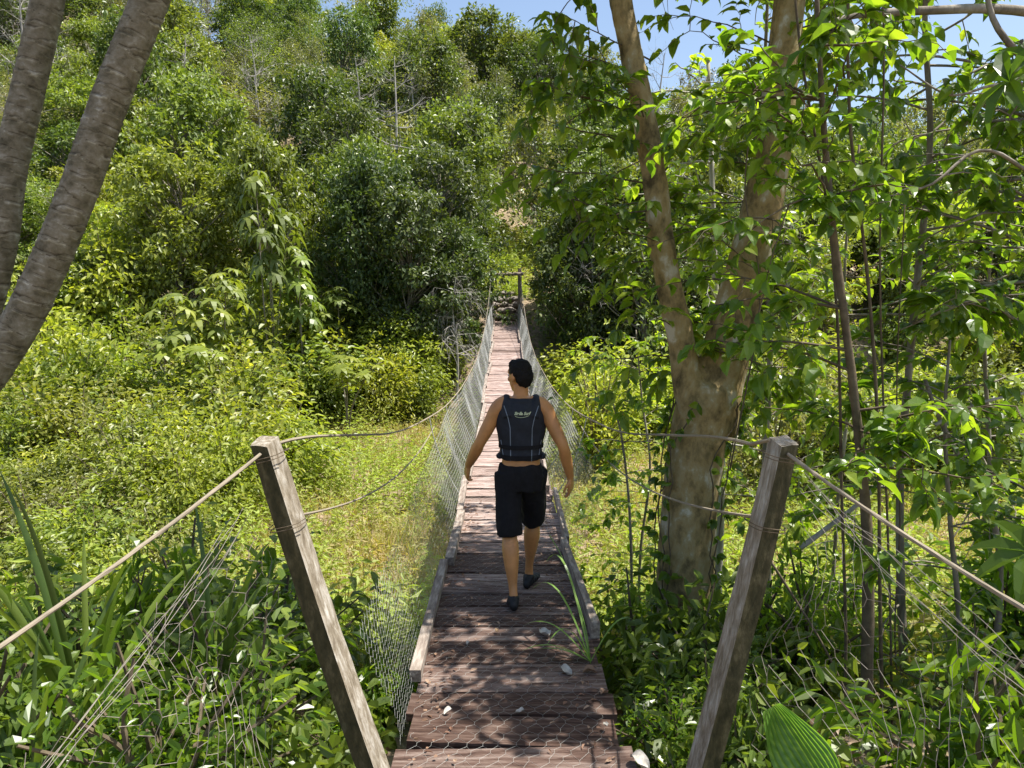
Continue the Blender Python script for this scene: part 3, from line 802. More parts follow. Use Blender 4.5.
# vine-hung dead tree by the far landing
dv = bare_tree(5.2, 'x', M['pale'], 'dead_tree', .1, 34, None, .07, droop=True)
o = place(dv, P(455, 300, 32)[0], 32, 1.0, 'grey dead tree draped with dry vines left of the far gate'); o.scale = (1.0, 1.0, 1.0); o.location.z = float(H(-2.3, 32)) 
# snag
sn = bare_tree(9, 'x', M['pale'], 'dead_tree', 1.6, 8, None, .2)
o = place(sn, P(262, 100, 58)[0], 58, 1.0, 'tall pale crooked dead trunk rising among the crowns upper left'); o.location.z = float(P(262, 158, 58)[2]) - 2.5; 
G_P = 'pale bare trunked trees on the slope'
bt = [bare_tree(8.5, 'x', M['pale'], 'bare_tree', .5, 16, None, .13), bare_tree(8, 'x', M['pale'], 'slender_tree', .4, 13, M['olive'], .12)]
for k, (px, py, y, hs, lab) in enumerate([(185, 75, 50, 1.0, 'pale bare tree above the palm trunks'), (328, 95, 54, 1.05, 'pale forked tree left of the hill centre'), (358, 75, 58, 1.2, 'tall straight pale trunk in the hill centre'),
                             (425, 80, 60, 1.0, 'slim pale tree with level twigs, hill centre'), (466, 150, 46, .9, 'slim pale tree above the far gate'), (500, 110, 62, .9, 'twiggy grey tree to the right of the hill centre'), (593, 240, 33, .75, 'thin straight pole like trunk right of the far gate'), (40, 120, 48, .9, 'pale bare tree between the two palm trunks')]):
    p = P(px, py, y); o = place(bt[k % 2], p[0], y, hs, lab, G_P); o.location.z = p[2] - 7.0 * hs
cnt = 0; guard[0] = 0
while cnt < 22 and trying():
    y = R.uniform(42, 88); x = R.uniform(-.62, .30) * y; px, py = topx(x, y, float(H(x, y)) + 7)
    if abs(x + .4) < 2.5 and y < 54: continue
    o = place(bt[cnt % 2], x, y, R.uniform(.9, 1.2), f"thin pale trunked tree with twiggy limbs, {'left' if px < 200 else ('left of centre' if px < 400 else ('above the bridge' if px < 560 else 'behind the forked tree'))}, {'low' if y < 56 else ('half way' if y < 72 else 'high')} on the slope", G_P)
    o.location.z += 1.2; cnt += 1
# slim stems in the left bushes
G_S = 'slim upright stems in the bushes on the left'
def pole(pts, r0, r1, mat, name, label, cat='sapling', group=None, sides=6, leafy=None, nleaf=0, lsz=.1, root=None):
    pts = np.array(pts); org = pts[0]
    if root is None: root = thing(name, label, cat, org, group)
    mb = MB(); sp = spline(pts - org, max(8, len(pts) * 5)); tube(mb, sp, np.linspace(r0, r1, len(sp)), sides, wob=.05)
    mb.build('stem', mat, root, smooth=True)
    return root
for k, (px, y, h) in enumerate([(178, 24, 3.6), (186, 23.4, 3.2), (200, 24.2, 2.8), (222, 23, 3.0), (140, 26, 3.2), (265, 20, 2.4), (97, 25, 3.4)][:4]):
    h = h * .55
    b = P(px, 440, y); g = float(H(b[0], y)); 
    pole([[b[0], y, g - .1], [b[0] + R.normal(0, .15), y, g + h * .5], [b[0] + R.normal(0, .3), y, g + h]], .04, .018, M['pale'], 'slim_stem', ['pale slim stem in front of the bright bushes', 'thin upright stem beside its twin left of the post', 'short slim stem nearest the leaning post'][min(2, k // 3)], 'stem', G_S)

# rubble patch on the left
rub = thing('rubble_heap', 'grey heap of broken rock at the left edge behind the palm', 'rocks', (-16, 26.5, 0))
mb = MB()
for k in range(70):
    x = R.normal(0, 1.6); y_ = R.normal(0, 1.2); h = max(0, .9 - .3 * math.hypot(x, y_))
    rock(mb, [x, y_, float(H(-16 + x, 26.5 + y_)) + h * R.random()], R.uniform(.12, .38))
mb.build('rocks', M['rock'], rub)

# ------------------------------------------------------------------ ground cover
def cover(n, y0, y1, xf0, xf1, leaf, mat, name, label, shape, hgt, pw=1.0, tfun=None, wr=.4, zb=1.2, dirz=.2, mask=None):
    mb = MB(); y = y0 + (y1 - y0) * R.random(n) ** pw; x = (xf0 + (xf1 - xf0) * R.random(n)) * (y + 1)
    if mask is not None: k = mask(x, y); x = x[k]; y = y[k]; n = len(x)
    z = H(x, y) + R.random(n) ** 1.5 * hgt * (.4 + 1.2 * np.abs(np.sin(x * 1.9 + np.sin(y * 1.4)) * np.sin(y * 1.7 + x)))
    sz = leaf * R.uniform(.5, 1.4, n)
    t = np.clip((R.normal(.5, .2, n) if tfun is None else tfun(x, y) + R.normal(0, .18, n)), 0, 1)
    leaves(mb, np.stack([x, y, z], -1), rdir(n, dirz), rdir(n, zb), sz, sz * wr, t, shape)
    return tag(mb.build(name, mat), label, 'ground cover', kind='stuff')
def patch(x, y):
    a = np.sin(x * .55 + 1.1 * np.sin(y * .35)) * np.sin(y * .5 + .8 * np.sin(x * .4) + 1.0) + .5 * np.sin(x * 1.7 + y) * np.sin(y * 1.3 - x * .6)
    return .62 + .42 * a
cl = lambda x, y: (np.abs(x) > .75) | (y > 4.6)
def weedplants(n, y0, y1, xf, hmin, hmax, leaf, mat, name, label, per=13, xr=None):
    mb = MB(); y = R.uniform(y0, y1, n); x = R.uniform(-xf, xf, n) * (y + 1) if xr is None else R.uniform(xr[0], xr[1], n)
    pt = patch(x, y); k = (R.random(n) < np.clip(pt + .12, .08, 1)); x = x[k]; y = y[k]; pt = pt[k]; n = len(x)
    h = R.uniform(hmin, hmax, n) * (.45 + .8 * np.clip(pt, 0, 1)); lean = R.normal(0, .18, (n, 2))
    g = H(x, y); u = np.tile(np.linspace(.15, 1, per), n); I_ = np.repeat(np.arange(n), per)
    th = R.uniform(0, 2 * PI, n)[I_] + np.tile(np.arange(per) * 2.4, n); m = len(u)
    pos = np.stack([x[I_] + lean[I_, 0] * h[I_] * u, y[I_] + lean[I_, 1] * h[I_] * u, g[I_] + h[I_] * u], -1) + R.normal(0, .015, (m, 3))
    d = np.stack([np.cos(th), np.sin(th), R.uniform(-.7, .35, m)], -1)
    sz = leaf * R.uniform(.6, 1.3, m)
    leaves(mb, pos, d, rdir(m, 1.3), sz, sz * .38, np.clip(np.repeat(np.clip(pt, 0, 1) * .75 + .12 + R.normal(0, .14, n), per) + R.normal(0, .08, m), 0, 1), 'rhomb')
    segs(mb, np.stack([x, y, g], -1), np.stack([x + lean[:, 0] * h, y + lean[:, 1] * h, g + h], -1), .003, .2)
    return tag(mb.build(name, mat), label, 'ground cover', kind='stuff')
weedplants(14000, 6.0, 33, .70, .25, 1.15, .15, M['weed'], 'low_weeds', 'sunny yellow green weeds carpeting the valley clearing')
weedplants(1600, 39.5, 56, 0, .3, 1.0, .18, M['weed'], 'slope_weeds', 'bright weeds on the open strip beyond the far gate', xr=(-2.4, 1.6))
# thin upright grass
mb = MB(); n = 110000
y = 6.5 + 25 * R.random(n); x = R.uniform(-.66, .66, n) * (y + 1); k = R.random(n) < np.clip(1.15 - patch(x, y), .15, 1); x = x[k]; y = y[k]; n = len(x)
z = H(x, y); sz = R.uniform(.2, .75, n) * (.5 + .7 * np.abs(np.sin(x * 1.3 + 2 * np.sin(y * .7)) * np.sin(y * 1.1)))
leaves(mb, np.stack([x, y, z], -1), rdir(n, 2.4, .5), rdir(n), sz, .013 + .008 * R.random(n), np.clip(R.normal(.18, .24, n), 0, 1), 'blade')
tag(mb.build('grass', M['weed']), 'thin dry grass between the weeds of the valley clearing', 'grass', kind='stuff')

# dense low plants on the near banks
def bankmask(x, y): return (np.abs(x - bx(y)) > .66) & ~((y > 8.5) & (np.abs(x) < 3 + 0 * y)) & ~((x > 1.7) & (R.random(len(x)) < .6))
cover(34000, 2.6, 10.5, -.95, .95, .10, M['under'], 'bank_plants', 'shaded leafy plants covering the near banks', 'ovate', .42, 1.0, None, .5, 1.3, .1, bankmask)
cover(5000, 2.4, 9, -.9, .9, .10, M['dry'], 'leaf_litter', 'fallen brown leaves on the near banks', 'ovate', .05, 1.0, None, .5, 2.5, 0, bankmask)

# individual near shrubs
nb = [('dark leafy shrub', bush('broadleaf_shrub', 'x', 1.1, .62, 22, 44, .12, M['under'], 'ovate', .45)),
      ('large leaved shrub', bush('broadleaf_shrub', 'x', 1.3, .66, 24, 34, .12, M['under'], 'fine', .5, cat='shrub')),
      ('fine leaved shrub', bush('broadleaf_shrub', 'x', .9, .6, 24, 60, .075, M['near'], 'ovate', .4)),
      ('narrow leaved shrub', bush('broadleaf_shrub', 'x', 1.2, .6, 22, 50, .13, M['near'], 'ovate', .27))]
ps = []; cnt = 0; guard[0] = 0
G_N = 'shrubs on the near bank'
def near_shrub(x, y, sc, k):
    px, py = topx(x, y, float(H(x, y)) + .5)
    d, po = nb[k]
    if x < 0: pos = 'under the left anchor rope' if px < 130 else ('behind the left leaning post' if px > 240 else 'behind the torn left netting')
    else: pos = 'at the foot of the forked tree' if px < 760 else ('under the right anchor rope' if px > 900 else 'behind the right leaning post')
    place(po, x, y, sc, f'{d} {pos}, {"close by" if y < 5 else "farther down the bank"}', G_N)
while cnt < 54 and trying():
    y = R.uniform(3.0, 9.5); side = R.choice([-1, 1]); x = side * R.uniform(.95 + .02 * y, .72 * y + .4)
    px, py = topx(x, y, float(H(x, y)))
    if side < 0 and px > 285 and y > 4.3: continue
    if side > 0 and px < 640 and y > 4.6: continue
    if side > 0 and px > 760 and R.random() < .75: continue
    if any((x - a) ** 2 + (y - b) ** 2 < .16 + .015 * y for a, b in ps): continue
    ps.append((x, y)); near_shrub(x, y, R.uniform(.6, 1.15) * (.8 if y < 4 else 1.0), int(R.choice(4))); cnt += 1
for x, y, s, k in [(-.86, 3.9, .42, 2), (-.82, 4.6, .45, 3), (.80, 3.75, .50, 2), (.86, 4.3, .5, 0), (.95, 5.1, .5, 3), (.78, 3.3, .36, 2), (1.1, 3.9, .6, 0), (1.0, 6.6, .8, 3), (1.15, 7.6, 1.0, 0), (1.35, 8.6, 1.1, 2), (.95, 6.0, .55, 2), (1.6, 7.2, 1.0, 3)]: near_shrub(x, y, s, k)

# strap-leaved plants lower left
def strap_plant(base, n, Lm, wid, label, spread=.5, bias=None, tilt=.35):
    root = thing('strap_leaf_plant', label, 'plant', base)
    for k in range(n):
        mb = MB(); a = R.uniform(0, 2 * PI) if bias is None else bias + R.normal(0, 1.0)
        Lk = Lm * R.uniform(.55, 1.05); d = np.array([math.cos(a), math.sin(a) * .6, 0]); m = 14; t = np.linspace(0, 1, m)
        out = spread * R.uniform(.3, 1.0) * Lk
        c = d[None] * (out * t ** 1.6)[:, None] + np.array([0, 0, 1.0]) * (Lk * (t - R.uniform(.05, .38) * t ** 3))[:, None]
        tg = nrm(np.gradient(c, axis=0)); sd = nrm(np.cross(tg, np.array([d[0] * .2 - d[1], d[1] * .2 + d[0], 0.0]) * 0 + np.array([-.2, 1, 0.1]) + R.normal(0, .15, 3)))
        upv = np.cross(sd, tg); w = wid * (np.sin(np.clip(t * .93 + .07, 0, 1) * PI) ** .55) * R.uniform(.7, 1.1)
        w[-1] = .001
        Lf = c + sd * (w / 2)[:, None] + upv * (w * .18)[:, None]; Rt = c - sd * (w / 2)[:, None] + upv * (w * .18)[:, None]
        V = np.concatenate([c, Lf, Rt]); i = np.arange(m - 1)
        f = np.concatenate([np.stack([i, i + 1, m + i + 1, m + i], -1), np.stack([i + 1, i, 2 * m + i, 2 * m + i + 1], -1)])
        mb.add(V, f, float(np.clip(R.normal(.4, .25), 0, 1))); mb.build('leaf', M['under'], root, smooth=True)
def gpt(px, py, Y): 
    p = P(px, py, Y); return [p[0], Y, float(H(p[0], Y)) - .05]
strap_plant(gpt(85, 700, 3.4), 15, 1.9, .036, 'tall clump of long strap leaves rising behind the left anchor rope', .45)
strap_plant(gpt(25, 720, 3.0), 12, 1.35, .026, 'arching strap leaved clump at the lower left corner', .7)
strap_plant(gpt(215, 640, 3.7), 7, 1.75, .034, 'narrow strap leaved plant just left of the leaning post', .30)

# weeds growing on the deck, and litter
def gpoint(x, y): return [x, y, float(deckz(y))]
w = thing('deck_grass', 'arching grass shoot growing through the planks on the right', 'grass tuft', gpoint(.45, 4.35))
mb = MB()
for a, L_, zt in [(2.2, .55, .30), (2.7, .42, .16), (3.3, .40, .10), (1.9, .72, .40), (.3, .3, .2), (3.9, .36, .22), (2.9, .3, .05)]:
    m = 12; t = np.linspace(0, 1, m); c = np.stack([math.cos(a) * L_ * t, math.sin(a) * L_ * t * .9, zt * np.sin(t * PI * .72) * 1.2 + .01], -1)
    wv = .007 * np.sin(np.clip(t * .9 + .1, 0, 1) * PI) ** .5; sd = np.array([-math.sin(a), math.cos(a), 0])
    V = np.concatenate([c + sd * wv[:, None], c - sd * wv[:, None]]); i = np.arange(m - 1)
    mb.add(V, np.stack([i, i + 1, m + i + 1, m + i], -1), R.uniform(.6, 1))
tube(mb, spline([[0, 0, 0], [-.03, .1, .2], [-.12, .5, .42], [-.2, .8, .5]], 10), .003, 4, tint=.8)
mb.build('blades', M['palmleaf'], w)
def curled(root, sz, tintv, name='leaf'):
    mb = MB(); m = 9; t = np.linspace(0, 1, m)
    for s_ in (-1, 1):
        pass
    U, V_ = np.meshgrid(np.linspace(-1, 1, 7), t); wv = np.sin(np.clip(V_ * .94 + .04, 0, 1) * PI) ** .7
    ph = R.uniform(0, 6)
    X = U * wv * sz * .35; Y_ = V_ * sz - sz / 2; Z = (.30 * U ** 2 * wv + .12 * np.sin(V_ * 5 + ph) + .06 * np.sin(U * 6 + V_ * 9)) * sz + .02
    i = (np.arange(m - 1)[:, None] * 7 + np.arange(6)[None]).reshape(-1)
    mb.add(np.stack([X, Y_, Z], -1).reshape(-1, 3), np.stack([i, i + 1, i + 8, i + 7], -1), tintv)
    return mb.build(name, M['litter'] if tintv > .8 else M['dry'], root, smooth=True)
for (px, py, y, s, lab, tv) in [(566, 672, 4.2, .13, 'large pale crumpled leaf on the planks beside the grass shoot', .95), (545, 638, 4.75, .16, 'pale curled bark strip lying farther along the planks', .9),
                            (590, 668, 4.2, .12, 'brown curled leaf right of the pale one', .5), (520, 706, 3.75, .07, 'small pale leaf on the dark middle plank', .9), (448, 706, 3.75, .08, 'pale leaf at the left of the near planks', .9),
                            (640, 762, 3.3, .16, 'weathered pale wood chunk at the lower right of the deck', .95), (468, 647, 4.6, .05, 'tiny white leaf near the left timber', .95), (606, 722, 3.62, .06, 'small white scrap at the right deck edge', .95), (497, 636, 4.8, .06, 'small brown leaf behind the man', .4), (604, 690, 3.95, .10, 'brown leaf cluster at the right deck edge', .6)]:
    t = thing('fallen_leaf' if 'leaf' in lab else 'wood_scrap', lab, 'debris', gpoint(P(px, py, y)[0], y)); t.rotation_euler = (0, 0, R.uniform(0, 6)); curled(t, s * .62, tv)
mb = MB(); n = 420
y = R.uniform(3.2, 9, n); x = bx(y) + R.choice([-1, 1], n) * (.47 - np.abs(R.normal(0, .14, n)))
leaves(mb, np.stack([x, y, deckz(y) + .012], -1), rdir(n, 0, .1), rdir(n, 3), R.uniform(.012, .045, n), R.uniform(.008, .024, n), R.random(n) ** 2 * .7, 'ovate')
tag(mb.build('deck_litter', M['dry']), 'small dry leaf bits scattered over the near planks', 'leaf litter', kind='stuff')

# ------------------------------------------------------------------ near trees on the right
def leafy_twig(wood, crown, s, d, length, nleaf, leafL, wr=.55, droop=.5, r0=.006, shape='fine', tint=.5, pair=False, sag=.25, spread=.9):
    d = nrm(np.asarray(d, float)); n = 8
    side = nrm(np.cross(d, [0, 0, 1.0]) + 1e-6)
    t = np.linspace(0, 1, n)[:, None]
    pth = np.asarray(s) + d * length * t + np.array([0, 0, -1.0]) * sag * length * t ** 2 + side * (R.normal(0, .12) * length) * t ** 2 + R.normal(0, .012, (n, 3)) * t
    tube(wood, pth, np.linspace(r0, r0 * .35, n), 4, cap=False)
    if nleaf:
        u = np.clip(R.uniform(.12, 1.0, nleaf), 0, 1) * (n - 1.001); i = u.astype(int); fr = (u - i)[:, None]
        pos = pth[i] * (1 - fr) + pth[i + 1] * fr
        sg = np.where(np.arange(nleaf) % 2 == 0, 1, -1)[:, None]
        dd = nrm(d * .55 + side * sg * spread + rdir(nleaf) * .35 + [0, 0, -droop])
        up = nrm(np.array([0, 0, 1.0]) + rdir(nleaf) * .55)
        L_ = leafL * R.uniform(.6, 1.2, nleaf)
        leaves(crown, pos, dd, up, L_, L_ * wr, np.clip(tint + R.normal(0, .22, nleaf), 0, 1), shape)
    return pth

def branchy(wood, crown, pth, nbr, blen, ntw, nleaf, leafL, lo=.1, hi=1.0, dirf=None, r=.012, wr=.55, droop=.5, tint=.5, shape='fine', sag=.2):
    m = len(pth)
    for k in range(nbr):
        i = int(R.uniform(lo, hi) * (m - 1)); s = pth[i]; a = R.uniform(0, 2 * PI)
        d = np.array([math.cos(a), math.sin(a), R.uniform(-.1, .7)]) if dirf is None else nrm(dirf() )
        bl = blen * R.uniform(.5, 1.2)
        bp = leafy_twig(wood, crown, s, d, bl, int(nleaf * .6), leafL, wr, droop, r, shape, tint, sag=sag)
        for q in range(ntw):
            j = int(R.integers(2, len(bp))); d2 = nrm(d * .6 + rdir(1)[0] * .9 + [0, 0, -.05])
            leafy_twig(wood, crown, bp[j], d2, bl * R.uniform(.3, .6), nleaf, leafL, wr, droop, r * .45, shape, tint, sag=.35)

def remeshed(mb, name, mat, parent, vox, smooth_it=3, shift=None, disp=None):
    o = mb.build(name, mat, None, smooth=True, shift=shift)
    md = o.modifiers.new('r', 'REMESH'); md.mode = 'VOXEL'; md.voxel_size = vox; md.use_smooth_shade = True
    if smooth_it:
        ms = o.modifiers.new('s', 'SMOOTH'); ms.factor = .5; ms.iterations = smooth_it
    bpy.context.view_layer.update()
    dg = bpy.context.evaluated_depsgraph_get()
    me = bpy.data.meshes.new_from_object(o.evaluated_get(dg))
    old = o.data; o.modifiers.clear(); o.data = me; bpy.data.meshes.remove(old); me.name = name
    if disp:
        for v in me.vertices: v.co = v.co + v.normal * disp(v.co)
    if not me.materials: me.materials.append(mat)
    for p_ in me.polygons: p_.use_smooth = True
    if 'tint' not in me.attributes:
        a = me.attributes.new('tint', 'FLOAT', 'POINT'); a.data.foreach_set('value', np.full(len(me.vertices), .5, np.float32))
    o.parent = parent
    return o

# forked tree
YB = 5.8
base = P(687, 700, YB); base[2] = float(H(base[0], YB)) - .15
ft = thing('forked_tree', 'large forked tree with smooth tan trunks right of the bridge', 'tree', base)
def PP(lst, Y): return [P(a, b, Y if len(c) == 0 else c[0]) for a, b, *c in lst]
low = [base] + PP([(683, 640), (686, 560), (692, 480), (702, 420), (712, 385)], YB)
lft = PP([(698, 430), (688, 385), (680, 335), (662, 250), (655, 180), (641, 100), (622, 10), (606, -90), (585, -200)], YB - .05)
rgt = PP([(705, 430), (718, 380), (736, 315), (755, 240), (770, 165), (780, 90), (788, 10), (800, -110), (830, -260)], YB + .05)
mb = MB()
px2m = YB / F
tube(mb, spline(low, 24) - base, np.interp(np.linspace(0, 1, 24), [0, .12, .4, 1], [.31, .228, .215, .205]), 16, wob=.02)
tube(mb, spline(lft, 40) - base, np.interp(np.linspace(0, 1, 40), [0, .25, 1], [.125, .10, .07]), 12, wob=.02)
tube(mb, spline(rgt, 40) - base, np.interp(np.linspace(0, 1, 40), [0, .2, .6, 1], [.23, .175, .125, .09]), 14, wob=.02)
for k in range(7):   # root flare
    a = k * .9; tube(mb, np.array([[0, 0, .45], [math.cos(a) * .22, math.sin(a) * .22, .12], [math.cos(a) * .5, math.sin(a) * .5, -.15]]), [.12, .10, .05], 8)
remeshed(mb, 'trunk', M['trunk'], ft, .028, 4, disp=lambda c: .008 * mnoise.noise(c * 4) + .003 * mnoise.noise(c * 14))
wood = MB(); crown = MB()
LS = spline(lft, 40) - base; RS = spline(rgt, 40) - base
# high overhead crown (above the frame): boughs and leaves that dapple the deck
for S_, nbb in ((LS, 11), (RS, 15)):
    for k in range(nbb):
        s = S_[int(R.integers(30, 40))]; a = R.uniform(0, 2 * PI); d = np.array([math.cos(a), math.sin(a) * .9, R.uniform(.25, .8)])
        if S_ is LS: d[0] -= .45
        l = R.uniform(1.6, 3.0); e = s + d * l; bp = spline([s, (s + e) / 2 + [0, 0, .2], e], 10)
        tube(wood, bp, np.linspace(.045, .012, 10), 5, cap=False)
        branchy(wood, crown, bp, 7, 1.0, 3, 12, .14, .2, 1.0, None, .009, .5, .35)
# lower leafy twigs seen in the photo
branchy(wood, crown, LS[:28], 22, .75, 3, 10, .115, .25, 1.0, None, .006, .55, .5, .6)
branchy(wood, crown, RS[:30], 30, .85, 3, 10, .12, .15, 1.0, None, .007, .55, .5, .6)
# spray reaching left over the bridge (pixels 505-640, 20-190)
for (a, b, c, d_) in [((640, 75), (555, 45), 5.6, .10), ((645, 120), (540, 70), 5.5, .12), ((655, 185), (520, 160), 5.4, .12), ((650, 150), (530, 110), 5.7, .11), ((650, 60), (560, 10), 5.5, .13), ((660, 235), (560, 190), 5.3, .11), ((655, 210), (580, 215), 5.2, .10)]:
    s = P(a[0], a[1], YB) - base; e = P(b[0], b[1], c) - base; L_ = np.linalg.norm(e - s)
    bp = leafy_twig(wood, crown, s, e - s, L_, 8, d_ * 1.1, .55, .6, .007, sag=.04)
    for q in range(6):
        leafy_twig(wood, crown, bp[int(R.integers(3, 8))], nrm(e - s) * .5 + rdir(1)[0] * .8, L_ * R.uniform(.25, .5), 7, d_ * 1.15, .52, .7, .004)
wood.build('branch', M['twig'], ft); crown.build('crown', M['near'], ft)
# climbing vine on the trunk
vine = thing('climbing_vine', 'leafy vine climbing the lower trunk of the forked tree', 'vine', base + [0, -.1, 0])
wood = MB(); crown = MB()
lowp = spline(low, 24) - base
for k in range(6):
    a0 = R.uniform(PI, 2 * PI); t = np.linspace(.02, .95, 22); i = (t * 23).astype(int); rr = .25
    a = a0 + np.cumsum(R.normal(0, .18, 22)); pth = lowp[i] + np.stack([np.cos(a) * rr, np.sin(a) * rr + .1, np.zeros(22)], -1)
    tube(wood, pth, .005, 4, cap=False)
    n = 60; j = R.integers(0, 22, n); out = np.stack([np.cos(a[j]), np.sin(a[j]), np.zeros(n)], -1)
    leaves(crown, pth[j] + out * .02, nrm(out * .6 + rdir(n) * .6 + [0, 0, -.5]), nrm(out + rdir(n) * .4), .085 * R.uniform(.6, 1.2, n), .055 * R.uniform(.6, 1.2, n), np.clip(R.normal(.4, .2, n), 0, 1), 'fine')
wood.build('stem', M['twig'], vine); crown.build('foliage', M['near'], vine)

# leafy saplings, positions given as (px at several heights, distance)
def sapling(pix, Y, r0, r1, label, nbr, blen, ntw, nleaf, leafL, lo=.25, name='leafy_sapling', tint=.55, wr=.55, mat='near', bark='bark', sag=.2, group=None, drop=.5, ground=True):
    pts = [P(a, b, Y) for a, b in pix]
    if ground:
        g = pts[0].copy(); g[2] = float(H(g[0], Y)) - .1
        if g[2] < pts[0][2]: pts = [g] + pts
    pts = np.array(pts); org = pts[0].copy(); root = thing(name, label, 'sapling', org, group)
    wood = MB(); crown = MB(); sp = spline(pts - org, 36); tube(wood, sp, np.linspace(r0, r1, 36), 7, wob=.06)
    branchy(wood, crown, sp, nbr, blen, ntw, nleaf, leafL, lo, 1.0, None, max(.004, r1 * .7), wr, drop, tint, sag=sag)
    wood.build('stem', M[bark], root, smooth=True); crown.build('foliage', M[mat], root)
    return root
sapling([(866, 760), (868, 600), (866, 520), (858, 430), (846, 330), (832, 220), (822, 100), (815, -40)], 4.3, .036, .012, 'slender sapling with a dark trunk right of the right leaning post', 30, .75, 3, 10, .115, .2, bark='twig')
sapling([(905, 700), (900, 500), (915, 300), (930, 150), (925, 20), (930, -80)], 6.2, .04, .015, 'leafy sapling behind the right anchor rope', 28, 1.0, 3, 10, .13, .25)
sapling([(985, 640), (990, 480), (985, 330), (1000, 180)], 7.5, .035, .012, 'bright leafy sapling against the right edge of the view', 26, 1.1, 3, 12, .15, .25, tint=.85)
sapling([(770, 640), (765, 480), (770, 330), (760, 200), (765, 60), (770, -60)], 7.6, .04, .012, 'leafy sapling seen just behind the right trunk of the fork', 30, 1.1, 3, 10, .13, .3, tint=.75)
sapling([(718, 600), (722, 420), (716, 300), (712, 180), (708, 60)], 8.4, .05, .02, 'pale stemmed sapling seen between the two forked trunks', 24, 1.0, 3, 10, .13, .35, tint=.9, bark='pale')
sapling([(632, 640), (630, 520), (622, 440), (612, 400)], 7.2, .018, .008, 'thin sapling between the deck and the forked tree', 18, .5, 3, 8, .085, .15, tint=.5)
sapling([(640, 560), (650, 470), (642, 400), (636, 330)], 9.0, .02, .008, 'leafy sapling left of the forked trunk', 22, .7, 3, 9, .11, .1, tint=.7)
sapling([(830, 640), (838, 500), (850, 380), (845, 260), (860, 140)], 9.0, .03, .012, 'bushy sapling farther back between the fork and the slender trunk', 28, 1.2, 3, 10, .14, .2, tint=.7)
sapling([(960, 640), (950, 520), (945, 420), (950, 340)], 5.0, .022, .008, 'low leafy sapling under the right anchor rope', 18, .7, 3, 8, .11, .2, tint=.4)
sapling([(1080, 640), (1070, 420), (1060, 260), (1040, 120), (1020, 40)], 5.6, .05, .02, 'sapling leaning in from beyond the right edge', 28, 1.1, 3, 10, .14, .2, tint=.5)
# thin bare vines / rods
G_V = 'thin hanging vines right of the leaning post'
for k, (pix, Y, r) in enumerate([([(884, 770), (880, 600), (878, 430), (868, 280), (850, 120), (848, -60)], 4.5, .012), ([(893, 770), (890, 600), (884, 420), (880, 260), (884, 60), (880, -60)], 4.7, .008), ([(842, 770), (846, 650), (842, 500), (838, 330), (826, 200), (802, 60), (790, -60)], 4.4, .010),
                            ([(905, 760), (895, 640), (900, 520), (897, 380), (905, 200)], 5.0, .006), ([(730, 470), (760, 300), (745, 180), (770, 40)], 5.2, .006), ([(960, 770), (1000, 690), (1040, 640)], 3.6, .008), ([(770, 560), (820, 640), (850, 700)], 4.2, .008)]):
    pts = [P(a, b, Y) for a, b in pix]
    lab = ['thickest dark vine right beside the slender sapling', 'straight thin vine beyond the slender sapling', 'vine crossing to the left of the slender sapling', 'hair thin vine in the tangle under the rope', 'looping thin vine in front of the fork', 'low bent twig at the lower right corner', 'slanting twig behind the right leaning post'][k]
    pole(pts, r, r * .7, M['twig'], 'hanging_vine', lab, 'vine', G_V, 5)
# broken pale branch and slanting bamboo-ish sticks
for pix, Y, r, lab, mt in [([(700, 545), (800, 548), (838, 520), (868, 495), (895, 462)], 5.6, .022, 'broken pale branch lying across the stems behind the right post', 'pale'),
                       ([(935, 425), (975, 405), (1015, 395), (1060, 388)], 5.0, .012, 'bare pale stick leaning in at the right edge', 'pale'),
                       ([(985, 770), (1000, 560), (970, 480), (940, 420), (925, 380)], 5.5, .025, 'twisted brown stem at the right edge', 'bark')]:
    pts = [P(a, b, Y) for a, b in pix][0 if 'broken' not in lab else 1:]; pole(pts, r, r * .5, M[mt], 'fallen_branch' if 'stem' not in lab[:14] else 'twisted_stem', lab, 'branch', None, 7)

# tree standing out of view on the right whose bough crosses the top of the picture
tb = np.array([5.2, 5.6, float(H(5.2, 5.6)) - .1])
ot = thing('overhanging_tree', 'tree beyond the right edge whose grey bough crosses the sky at the top', 'tree', tb)
wood = MB(); crown = MB()
tk = spline([[0, 0, 0], [.1, 0, 2.5], [-.1, .1, 4.6], [.1, .1, 6.8]], 24); tube(wood, tk, np.linspace(.22, .10, 24), 10, wob=.03)
b1 = spline([tk[15], P(1100, 30, 5.5) - tb, P(1010, 10, 5.4) - tb, P(900, 12, 5.3) - tb, P(845, 18, 5.2) - tb, P(800, 42, 5.1) - tb], 24)
tube(wood, b1, np.linspace(.042, .014, 24), 7, wob=.04)
b2 = spline([P(985, -70, 4.9) - tb, P(990, 10, 4.9) - tb, P(1020, 55, 4.9) - tb, P(1080, 110, 5.1) - tb], 14)
tube(wood, b2, np.linspace(.012, .024, 14), 6)
b3 = spline([tk[12], P(1060, 100, 5.0) - tb, P(1000, 85, 4.8) - tb, P(950, 95, 4.7) - tb, P(900, 65, 4.6) - tb], 20)
tube(wood, b3, np.linspace(.016, .004, 20), 6)
b4 = spline([tk[10], P(1060, 190, 4.9) - tb, P(985, 150, 4.7) - tb, P(930, 185, 4.6) - tb, P(870, 200, 4.6) - tb], 20)
tube(wood, b4, np.linspace(.016, .004, 20), 6)
b5 = spline([tk[9], P(1050, 330, 5.2) - tb, P(980, 300, 5.0) - tb, P(900, 330, 4.9) - tb], 20)
tube(wood, b5, np.linspace(.016, .004, 20), 6)
